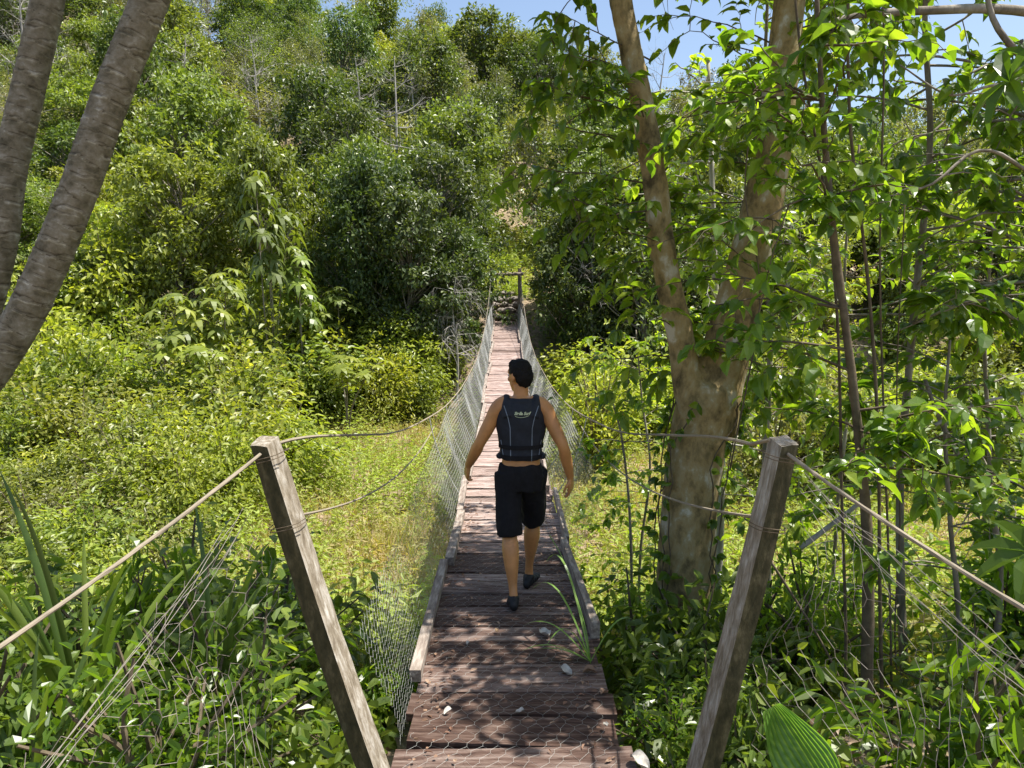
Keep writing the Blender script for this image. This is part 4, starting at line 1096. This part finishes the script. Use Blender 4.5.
branchy(wood, crown, b1, 9, .55, 2, 8, .12, .05, 1.0, lambda: np.array([R.normal(0, .6), R.normal(0, .6), -R.uniform(.2, .9)]), .005, .55, .6, .5)
branchy(wood, crown, b3, 5, .38, 1, 7, .10, .15, 1.0, None, .004, .6, .6, .5)
branchy(wood, crown, b4, 12, .6, 2, 8, .12, .1, 1.0, None, .005, .55, .6, .45)
branchy(wood, crown, b5, 16, .7, 3, 9, .13, .1, 1.0, None, .005, .55, .6, .5)
for k in range(8):
    s = tk[int(R.integers(16, 24))]; a = R.uniform(0, 2 * PI); e = s + np.array([math.cos(a), math.sin(a), R.uniform(.2, .9)]) * R.uniform(1.5, 2.8)
    bp = spline([s, (s + e) / 2 + [0, 0, .2], e], 10); tube(wood, bp, np.linspace(.04, .01, 10), 5, cap=False); branchy(wood, crown, bp, 7, .9, 3, 12, .14, .2, 1.0, None, .008, .5, .35)
for c, d, r in [(P(1010, 82, 3.6), [-.7, -.2, .3], .22), (P(1030, 60, 3.7), [-.4, -.5, .5], .2)]:
    palmate(crown, c - tb, d, r, 7, .2, droop=.15, shape='fine', wr=.30)
wood.build('trunk', M['bark'], ot, smooth=True); crown.build('crown', M['near'], ot)
hp = thing('hand_leaf_plant', 'plant with dark blue green hand shaped leaf at the right edge under the rope', 'plant', gpt(1060, 700, 3.2)); hb = np.array(hp.location)
mb = MB(); wd = MB(); tp_ = P(1030, 553, 3.0) - hb
tube(wd, spline([[0, 0, 0], [0, .05, .6], tp_], 12), .008, 6)
palmate(mb, tp_, [-.3, -.5, .8], .24, 8, .15, droop=.25, shape='fine', wr=.32); mb.build('leaf', M['near'], hp); mb = MB(); palmate(mb, spline([[0, 0, 0], [0, .05, .6], tp_], 12)[8] + [.1, 0, 0], [.3, -.5, .8], .22, 8, .2, droop=.3, shape='fine', wr=.32)
wd.build('stem', M['twig'], hp); mb.build('leaf', M['near'], hp)

# pleated palm leaf at the bottom right
pc = P(828, 800, 2.55); pg = float(H(pc[0], 2.55))
pf = thing('palm_seedling', 'young palm with one broad pleated leaf at the bottom right', 'plant', [pc[0], 2.55, pg])
mb = MB(); org = np.array([pc[0], 2.55, pg]); b0 = P(842, 812, 2.55) - org; tp0 = P(778, 703, 2.75) - org
m = 26; wn = 25; t = np.linspace(0, 1, m); ax = tp0 - b0; sdv = nrm(np.cross(nrm(ax), [0.15, 1, .3])); upn = np.cross(sdv, nrm(ax))
U, T_ = np.meshgrid(np.linspace(-1, 1, wn), t)
wid = .105 * np.sin(np.clip(T_ * .78 + .14, 0, 1) * PI) ** .75 * (1 + .06 * np.sin(T_ * 9 + U * 3)) * np.where(U > 0, 1.12, .9)
V = b0 + ax * T_[..., None] + sdv * (U * wid)[..., None] + upn * (.008 * (np.arange(wn) % 2)[None, :] * np.sin(T_ * PI) ** .3 - .05 * T_ ** 2 - .03 * U ** 2)[..., None]
i = (np.arange(m - 1)[:, None] * wn + np.arange(wn - 1)[None]).reshape(-1)
mb.add(V.reshape(-1, 3), np.stack([i, i + 1, i + wn + 1, i + wn], -1), np.clip(np.tile(.25 + .6 * (np.arange(wn) % 2), m) + R.normal(0, .22, m * wn), 0, 1))
mb.build('leaf', M['palmleaf'], pf)
mb = MB(); tube(mb, spline([[0, 0, -.05], b0 * .5 + [.03, 0, 0], b0], 8), .007, 6); mb.build('stem', M['palmleaf'], pf)

# ------------------------------------------------------------------ palms on the left
def palm(pix, r, base, label, top):
    pts = [np.array(base)] + [P(a, b, c) for a, b, c in pix] + [np.array(top)]
    org = pts[0]; sp0 = spline(np.array(pts) - org, 60)
    ln = np.concatenate([[0], np.cumsum(np.linalg.norm(np.diff(sp0, axis=0), axis=1))]); Lt = ln[-1]
    n = int(Lt / .0095); s = np.linspace(0, Lt, n); pth = np.stack([np.interp(s, ln, sp0[:, k]) for k in range(3)], -1)
    root = thing('palm_tree', label, 'palm', org)
    mb = MB(); rr = np.interp(s, [0, .4, Lt * .5, Lt], [r * 1.5, r * 1.12, r, r * .88])
    # uneven leaf scar rings
    rings = [0.]; 
    while rings[-1] < Lt: rings.append(rings[-1] + R.uniform(.045, .085))
    rings = np.array(rings); idx = np.searchsorted(rings, s) - 1; idx = np.clip(idx, 0, len(rings) - 2)
    ph = (s - rings[idx]) / (rings[idx + 1] - rings[idx])
    sides = 36; d = nrm(np.gradient(pth, axis=0)); A = nrm(np.cross(d, [0, 1.0, 0])); B = np.cross(d, A)
    th = np.arange(sides) * 2 * PI / sides
    tiltp = .22 * np.sin(th[None, :] + idx[:, None] * 1.7) + .16 * np.sin(th * 2 + idx[:, None] * 2.1) + .05 * np.sin(th * 7 + idx[:, None] * 3.3)
    phh = (ph[:, None] + tiltp) % 1.0
    rad = rr[:, None] * (1 + .065 * (phh ** 9) * (1 + .5 * np.sin(th * 3 + idx[:, None])) - .03 * (phh < .12)) * (1 + .02 * R.standard_normal((n, sides)) * .3)
    V = pth[:, None] + rad[..., None] * (np.cos(th)[None, :, None] * A[:, None] + np.sin(th)[None, :, None] * B[:, None])
    i = np.arange(n - 1)[:, None] * sides; j = np.arange(sides)[None]; k = (j + 1) % sides
    mb.add(V.reshape(-1, 3), np.stack([i + j, i + k, i + sides + k, i + sides + j], -1).reshape(-1, 4), phh.reshape(-1))
    mb.build('trunk', M['palm'], root, smooth=True)
    top = pth[-1]; 
    for q in range(15):
        fr = MB(); a = q * 2.4; el = R.uniform(-.2, 1.1); Lf = 2.6
        dd = np.array([math.cos(a) * math.cos(el), math.sin(a) * math.cos(el), math.sin(el)]); t = np.linspace(0, 1, 14)[:, None]
        rb = top + dd * Lf * t + np.array([0, 0, -1.]) * 1.3 * t ** 2.2
        tube(fr, rb, np.linspace(.018, .004, 14), 4)
        nn = 70; u = np.repeat(np.linspace(.15, 1, nn // 2), 2) * 12.99; ii = u.astype(int); f_ = (u - ii)[:, None]; pos = rb[ii] * (1 - f_) + rb[ii + 1] * f_
        sd = nrm(np.cross(dd, [0, 0, 1])); sg = np.tile([1, -1], nn // 2)[:, None]
        leaves(fr, pos, nrm(sd * sg + dd * .6 + [0, 0, -.5] + rdir(nn) * .1), np.tile([0, 0, 1.], (nn, 1)), .55, .045, np.clip(R.normal(.4, .2, nn), 0, 1), 'blade')
        fr.build('frond', M['palmleaf'], root)
    return root
palm([(-55, 440, 4.6), (-5, 268, 4.6), (10, 170, 4.65), (28, 90, 4.7), (48, 0, 4.75), (72, -120, 4.85), (95, -260, 5.0), (110, -400, 5.1)], .084, [-4.1, 4.4, -1.0], 'left palm with a thick grey ringed trunk at the picture edge', (-2.0, 5.6, 9.6))
palm([(-75, 470, 4.3), (-12, 375, 4.3), (30, 305, 4.35), (75, 200, 4.4), (110, 100, 4.45), (150, 0, 4.5), (196, -120, 4.6), (235, -240, 4.7), (260, -360, 4.8)], .092, [-3.6, 4.1, -.9], 'right palm whose ringed brown trunk leans across the upper left', (-.7, 5.6, 9.2))

# ------------------------------------------------------------------ the man
MY = 5.42
mz = float(deckz(5.22)) + .004
man = thing('person', 'man walking away in a black sleeveless vest, black shorts and dark shoes', 'person', (.062, MY, mz))
def loft(mb, rings, sides=18):
    """rings: (x, y, z, rx, ry) stacked roughly vertically"""
    rg = spline(np.array(rings, float), max(len(rings) * 4, 8)); n = len(rg); th = np.arange(sides) * 2 * PI / sides
    V = np.stack([rg[:, 0:1] + rg[:, 3:4] * np.cos(th), rg[:, 1:2] + rg[:, 4:5] * np.sin(th), np.repeat(rg[:, 2:3], sides, 1)], -1)
    i = np.arange(n - 1)[:, None] * sides; j = np.arange(sides)[None]; k = (j + 1) % sides
    mb.add(V.reshape(-1, 3), [np.stack([i + j, i + k, i + sides + k, i + sides + j], -1).reshape(-1, 4), np.arange(sides)[::-1][None], ((n - 1) * sides + np.arange(sides))[None]])
def limb(mb, pts, sides=14, n=None):
    a = spline(np.array(pts, float), n or len(pts) * 5); tube(mb, a[:, :3], a[:, 3], sides)
def ell(mb, c, r, rot=None, n1=14, n2=20):
    V = []
    for i in range(n1 + 1):
        ph = PI * i / n1
        for j in range(n2):
            th = 2 * PI * j / n2; V.append([math.sin(ph) * math.cos(th) * r[0], math.sin(ph) * math.sin(th) * r[1], math.cos(ph) * r[2]])
    V = np.array(V)
    if rot is not None: V = V @ np.array(rot).T
    V = V + np.array(c); i = np.arange(n1)[:, None] * n2; j = np.arange(n2)[None]; k = (j + 1) % n2
    mb.add(V, np.stack([i + j, i + n2 + j, i + n2 + k, i + k], -1).reshape(-1, 4))
# joints (x right, y forward = away from the camera, z up)
hipL, hipR = np.array([-.085, 0, .90]), np.array([.085, .02, .90])
ankL, ankR = np.array([-.055, -.19, .085]), np.array([.070, .36, .095])
kneL, kneR = np.array([-.085, -.045, .50]), np.array([.095, .235, .50])
shL, shR = np.array([-.178, -.005, 1.358]), np.array([.183, -.01, 1.358])
elL, elR = np.array([-.305, .015, 1.125]), np.array([.308, -.07, 1.115])
wrL, wrR = np.array([-.402, .175, .930]), np.array([.372, .04, .872])
b = MB()
loft(b, [(0, 0, .86, .150, .105), (0, .0, .93, .158, .112), (0, .0, 1.0, .142, .100), (0, .0, 1.08, .138, .096), (0, -.0, 1.18, .155, .105), (0, -.005, 1.28, .172, .110), (0, -.008, 1.36, .165, .098), (0, -.01, 1.42, .105, .075), (0, -.005, 1.455, .066, .062)])
limb(b, [(-.02, 0, 1.40, .062), (-.002, .005, 1.46, .056), (-.004, .012, 1.53, .056)])
for s, sh, el_, wr in ((-1, shL, elL, wrL), (1, shR, elR, wrR)):
    limb(b, [(s * .07, -.005, 1.405, .055), (s * .13, -.005, 1.395, .062), (*sh, .058), (*(sh * .7 + el_ * .3), .053), (*(sh * .35 + el_ * .65), .050), (*el_, .041), (*(el_ * .72 + wr * .28), .046), (*(el_ * .3 + wr * .7), .038), (*wr, .028)])
for hp_, kn, an in ((hipL, kneL, ankL), (hipR, kneR, ankR)):
    limb(b, [(*hp_, .098), (*(hp_ * .6 + kn * .4), .083), (*(hp_ * .2 + kn * .8), .064), (*kn, .053), (*(kn * .78 + an * .22 + [0, -.022, 0]), .064), (*(kn * .52 + an * .48 + [0, -.016, 0]), .054), (*(kn * .2 + an * .8), .034), (*an, .033), (*(an + [0, 0, -.05]), .036)])
# hands: palm, four unequal curled fingers and a thumb
def hand(wr, dirv, palmn, s):
    d = nrm(dirv); pn = nrm(np.array(palmn) - d * np.dot(palmn, d)); sd = np.cross(d, pn)
    for k, off in enumerate((-.026, -.009, .009, .026)):   # palm from four metacarpal ridges
        limb(b, [(*(wr + sd * off * .5), .018), (*(wr + d * .045 + sd * off), .0165), (*(wr + d * .088 + sd * off * 1.1), .0125)], 8)
    for k, (off, L_) in enumerate(((-.029, .070), (-.010, .080), (.010, .075), (.028, .058))):
        p0 = wr + d * .085 + sd * off; cv = .35 + .12 * k
        p1 = p0 + (d * math.cos(cv * .6) + pn * math.sin(cv * .6)) * L_ * .45; p2 = p1 + (d * math.cos(cv * 2) + pn * math.sin(cv * 2)) * L_ * .32; p3 = p2 + (d * math.cos(cv * 3) + pn * math.sin(cv * 3)) * L_ * .28
        limb(b, [(*p0, .0100), (*p1, .0092), (*p2, .0084), (*p3, .0070)], 8)
    t0 = wr + d * .025 - sd * .024; t1 = t0 + (d * .6 - sd * .7 + pn * .3) * .04; t2 = t1 + (d * .85 - sd * .2 + pn * .4) * .032; t3 = t2 + (d * .9 + pn * .4) * .024
    limb(b, [(*t0, .014), (*t1, .0118), (*t2, .0100), (*t3, .0080)], 8)
hand(wrL, [-.16, .35, -.85], [.9, .3, 0], -1)
hand(wrR, [.03, .10, -1.0], [-.9, .45, 0], 1)
# head turned to the left
hc = np.array([-.012, .012, 1.595]); yaw = math.radians(42); Rh = np.array(Matrix.Rotation(yaw, 3, 'Z') @ Matrix.Rotation(math.radians(-4), 3, 'X'))
def HL(x, y, z): return hc + Rh @ np.array([x, y, z])
hd = MB()
ell(b, HL(0, -.012, .018), (.074, .092, .088), Rh); ell(b, HL(0, .030, -.045), (.054, .056, .062), Rh); ell(b, HL(0, .052, -.085), (.032, .028, .026), Rh)
ell(b, HL(0, .066, .03), (.052, .022, .035), Rh)             # brow
ell(b, HL(0, .098, -.018), (.013, .020, .020), Rh); ell(b, HL(0, .092, .004), (.010, .014, .026), Rh)   # nose
ell(b, HL(0, .082, -.054), (.024, .014, .008), Rh); ell(b, HL(0, .080, -.067), (.021, .014, .009), Rh)   # lips
for s in (-1, 1):
    ell(b, HL(s * .078, -.010, -.008), (.010, .020, .034), Rh); ell(b, HL(s * .038, .060, -.020), (.022, .020, .020), Rh)
remeshed(b, 'body', M['skin'], man, .0062, 2)
for s in (-1, 1):
    e = MB(); ell(e, HL(s * .029, .0795, .004), (.013, .010, .009), Rh, 8, 12); e.build('eye', mat_plain('eye_white' if s < 0 else 'eye_white_b', (.7, .68, .65), rough=.2), man, smooth=True)
    e = MB(); ell(e, HL(s * .029, .079, .026), (.018, .006, .004), Rh, 6, 12); e.build('eyebrow', M['hair'], man, smooth=True)
# hair: cap over crown, back and sides, short at the nape
h = MB()
ell(h, HL(0, -.014, .040), (.077, .093, .076), Rh); ell(h, HL(0, -.050, .000), (.074, .062, .078), Rh); ell(h, HL(0, .030, .078), (.062, .048, .034), Rh); ell(h, HL(0, -.062, -.042), (.052, .036, .040), Rh)
ell(h, HL(.055, -.018, .02), (.030, .045, .045), Rh); ell(h, HL(-.055, -.018, .025), (.030, .045, .040), Rh)
remeshed(h, 'hair', M['hair'], man, .006, 1, disp=lambda c: .005 * mnoise.noise(c * 40) + .006 * mnoise.noise(c * 120))
# vest
v = MB()
loft(v, [(0, 0, 1.02, .158, .118), (0, 0, 1.04, .160, .120), (0, 0, 1.10, .158, .118), (0, 0, 1.20, .180, .120), (0, -.002, 1.29, .192, .122), (0, -.006, 1.35, .182, .114), (0, -.008, 1.385, .156, .104), (0, -.008, 1.415, .128, .082), (0, -.008, 1.43, .105, .068)])
for s in (-1, 1):
    limb(v, [(s * .090, -.075, 1.32, .048), (s * .105, -.05, 1.40, .040), (s * .108, .0, 1.435, .034), (s * .10, .06, 1.40, .038), (s * .09, .08, 1.32, .045)])
    ell(v, (s * .158, -.01, 1.036), (.026, .05, .022))
limb(v, [(-.075, -.045, 1.425, .022), (0, -.066, 1.42, .030), (.075, -.045, 1.425, .022)])
vo = remeshed(v, 'vest', M['vest'], man, .007, 2, disp=lambda c: .007 * mnoise.noise(c * 13) + (.0035 * math.sin(c.z * 55) if c.z < 1.12 else 0))
def vest_surf(x, z, off=.004):
    hit, loc, nor, idx = vo.ray_cast(Vector((x, -1, z)), Vector((0, 1, 0)))
    return np.array([x, (loc.y if hit else -.12) - off, z])
bpy.context.view_layer.update()
for s in (-1, 1):
    pm = MB(); zz = np.linspace(1.40, 1.02, 26); xx = np.interp(zz, [1.02, 1.12, 1.25, 1.33, 1.40], [.076, .078, .080, .098, .125])
    tube(pm, np.array([vest_surf(s * x, z, .001) for x, z in zip(xx, zz)]), .0032, 5); pm.build('piping', M['piping'], man)
    pm = MB(); zz = np.linspace(1.16, 1.04, 10); tube(pm, np.array([vest_surf(s * x, z, .001) for x, z in zip(np.linspace(.148, .128, 10), zz)]), .003, 5); pm.build('piping', M['piping'], man)
for z0 in (1.115, 1.045):
    st = MB(); th = np.linspace(0, 2 * PI, 49); r_ = np.interp(z0, [1.0, 1.05, 1.1, 1.2], [.168, .166, .163, .174])
    for q in range(48):
        pass
    c = np.stack([np.cos(th) * (r_ + .002), np.sin(th) * (r_ * .745 + .003), np.full(49, z0)], -1)
    V = np.concatenate([c + [0, 0, .014], c - [0, 0, .014]]); i = np.arange(48); st.add(V, np.stack([i, i + 1, 49 + i + 1, 49 + i], -1)); st.build('strap', M['shorts'], man, smooth=True)
# lettering on the upper back
def text_mesh(body, size, mat, name, parent, z, shear=.35):
    cu = bpy.data.curves.new(name, 'FONT'); cu.body = body; cu.size = size; cu.align_x = 'CENTER'; cu.shear = shear; cu.extrude = .0006; cu.offset = .0012
    o = bpy.data.objects.new(name, cu); COL.objects.link(o); bpy.context.view_layer.update()
    me = bpy.data.meshes.new_from_object(o.evaluated_get(bpy.context.evaluated_depsgraph_get())); bpy.data.objects.remove(o)
    for vv in me.vertices:
        x, zc = vv.co.x, vv.co.y; q = vest_surf(x + .006, z + zc, .007 + vv.co.z); vv.co = Vector(q)
    me.materials.clear(); me.materials.append(mat); ob = bpy.data.objects.new(name, me); COL.objects.link(ob); ob.parent = parent
text_mesh('Stella Surf', .028, M['logo'], 'logo', man, 1.343)
lm = MB(); tube(lm, np.array([vest_surf(x, 1.335 - .01 * (1 - (x / .05) ** 2), .0035) for x in np.linspace(-.045, .055, 14)]), .0016, 4); lm.build('logo_underline', M['logo'], man)
# shorts
sh = MB()
loft(sh, [(0, 0, .80, .164, .120), (0, 0, .86, .170, .128), (0, 0, .92, .170, .128), (0, 0, .975, .160, .119), (0, 0, .988, .158, .117)])
def shleg(hp_, kn, s, end, flare):
    k = lambda t: hp_ * (1 - t) + kn * t
    limb(sh, [(*(hp_ + [s * .004, 0, .02]), .106), (*(k(.3) + [s * .006, 0, 0]), .102), (*(k(.65) + [s * .006, 0, 0]), .097), (*(k(end)), flare)], 20)
shleg(hipL, kneL, -1, 1.03, .095); shleg(hipR, kneR, 1, .98, .088)
remeshed(sh, 'shorts', M['shorts'], man, .008, 3, disp=lambda c: .014 * mnoise.noise(Vector((c.x * 15, c.y * 15, c.z * 4.5))) + .003 * mnoise.noise(c * 30))
# shoes
def shoe(an, yaw_, pitch, s):
    m_ = MB(); Rr = np.array(Matrix.Rotation(yaw_, 3, 'Z') @ Matrix.Rotation(pitch, 3, 'X'))
    def q(x, y, z): return an + np.array([0, 0, -.085]) + Rr @ np.array([x, y, z])
    for (y, z, rx, rz) in ((-.045, .036, .033, .036), (-.01, .042, .035, .042), (.03, .040, .036, .040), (.07, .034, .040, .033), (.11, .030, .044, .029), (.15, .026, .042, .025), (.18, .022, .032, .020)):
        ell(m_, q(0, y, z), (rx, .035, rz), Rr, 8, 14)
    ell(m_, q(0, -.004, .078), (.046, .052, .034), Rr, 8, 14); ell(m_, q(0, -.03, .055), (.040, .036, .040), Rr, 8, 14)
    ell(m_, q(0, -.05, .075), (.014, .012, .030), Rr, 8, 10)
    remeshed(m_, 'shoe', M['shoe'], man, .007, 1)
shoe(ankL, math.radians(4), math.radians(-8), -1); shoe(ankR + np.array([0, 0, -.005 + float(deckz(5.9) - deckz(5.3))]), math.radians(-22), math.radians(2), 1)

man.scale = (.93, .96, .995)
# ------------------------------------------------------------------ light
SUN_DIR = nrm(np.array([.38, .03, .92]))
el = math.asin(SUN_DIR[2]); az = math.atan2(SUN_DIR[0], SUN_DIR[1])
sun = bpy.data.lights.new('sun', 'SUN'); sun.energy = 5.0; sun.angle = math.radians(.53); sun.color = (1.0, .96, .89)
so = bpy.data.objects.new('sun', sun); COL.objects.link(so)
so.rotation_euler = Vector(SUN_DIR).to_track_quat('Z', 'Y').to_euler(); so.location = (20, 10, 60)
w = bpy.data.worlds.new('World'); scene.world = w; w.use_nodes = True; nt = w.node_tree; nt.nodes.clear()
sk = nt.nodes.new('ShaderNodeTexSky'); sk.sky_type = 'NISHITA'; sk.sun_disc = False; sk.sun_elevation = el; sk.sun_rotation = az; sk.air_density = 1.0; sk.dust_density = 2.2; sk.ozone_density = 1.8
bg = nt.nodes.new('ShaderNodeBackground'); bg.inputs[1].default_value = .115; ow = nt.nodes.new('ShaderNodeOutputWorld')
nt.links.new(sk.outputs[0], bg.inputs[0]); nt.links.new(bg.outputs[0], ow.inputs[0])
scene.view_settings.view_transform = 'Standard'; scene.view_settings.look = 'None'; scene.view_settings.gamma = 1; scene.view_settings.exposure = .86
c = scene.cycles
c.max_bounces = 6; c.diffuse_bounces = 3; c.glossy_bounces = 2; c.transmission_bounces = 4; c.transparent_max_bounces = 4
c.use_denoising = True; c.caustics_reflective = False; c.caustics_refractive = False; c.use_adaptive_sampling = True
c.sample_clamp_indirect = 4
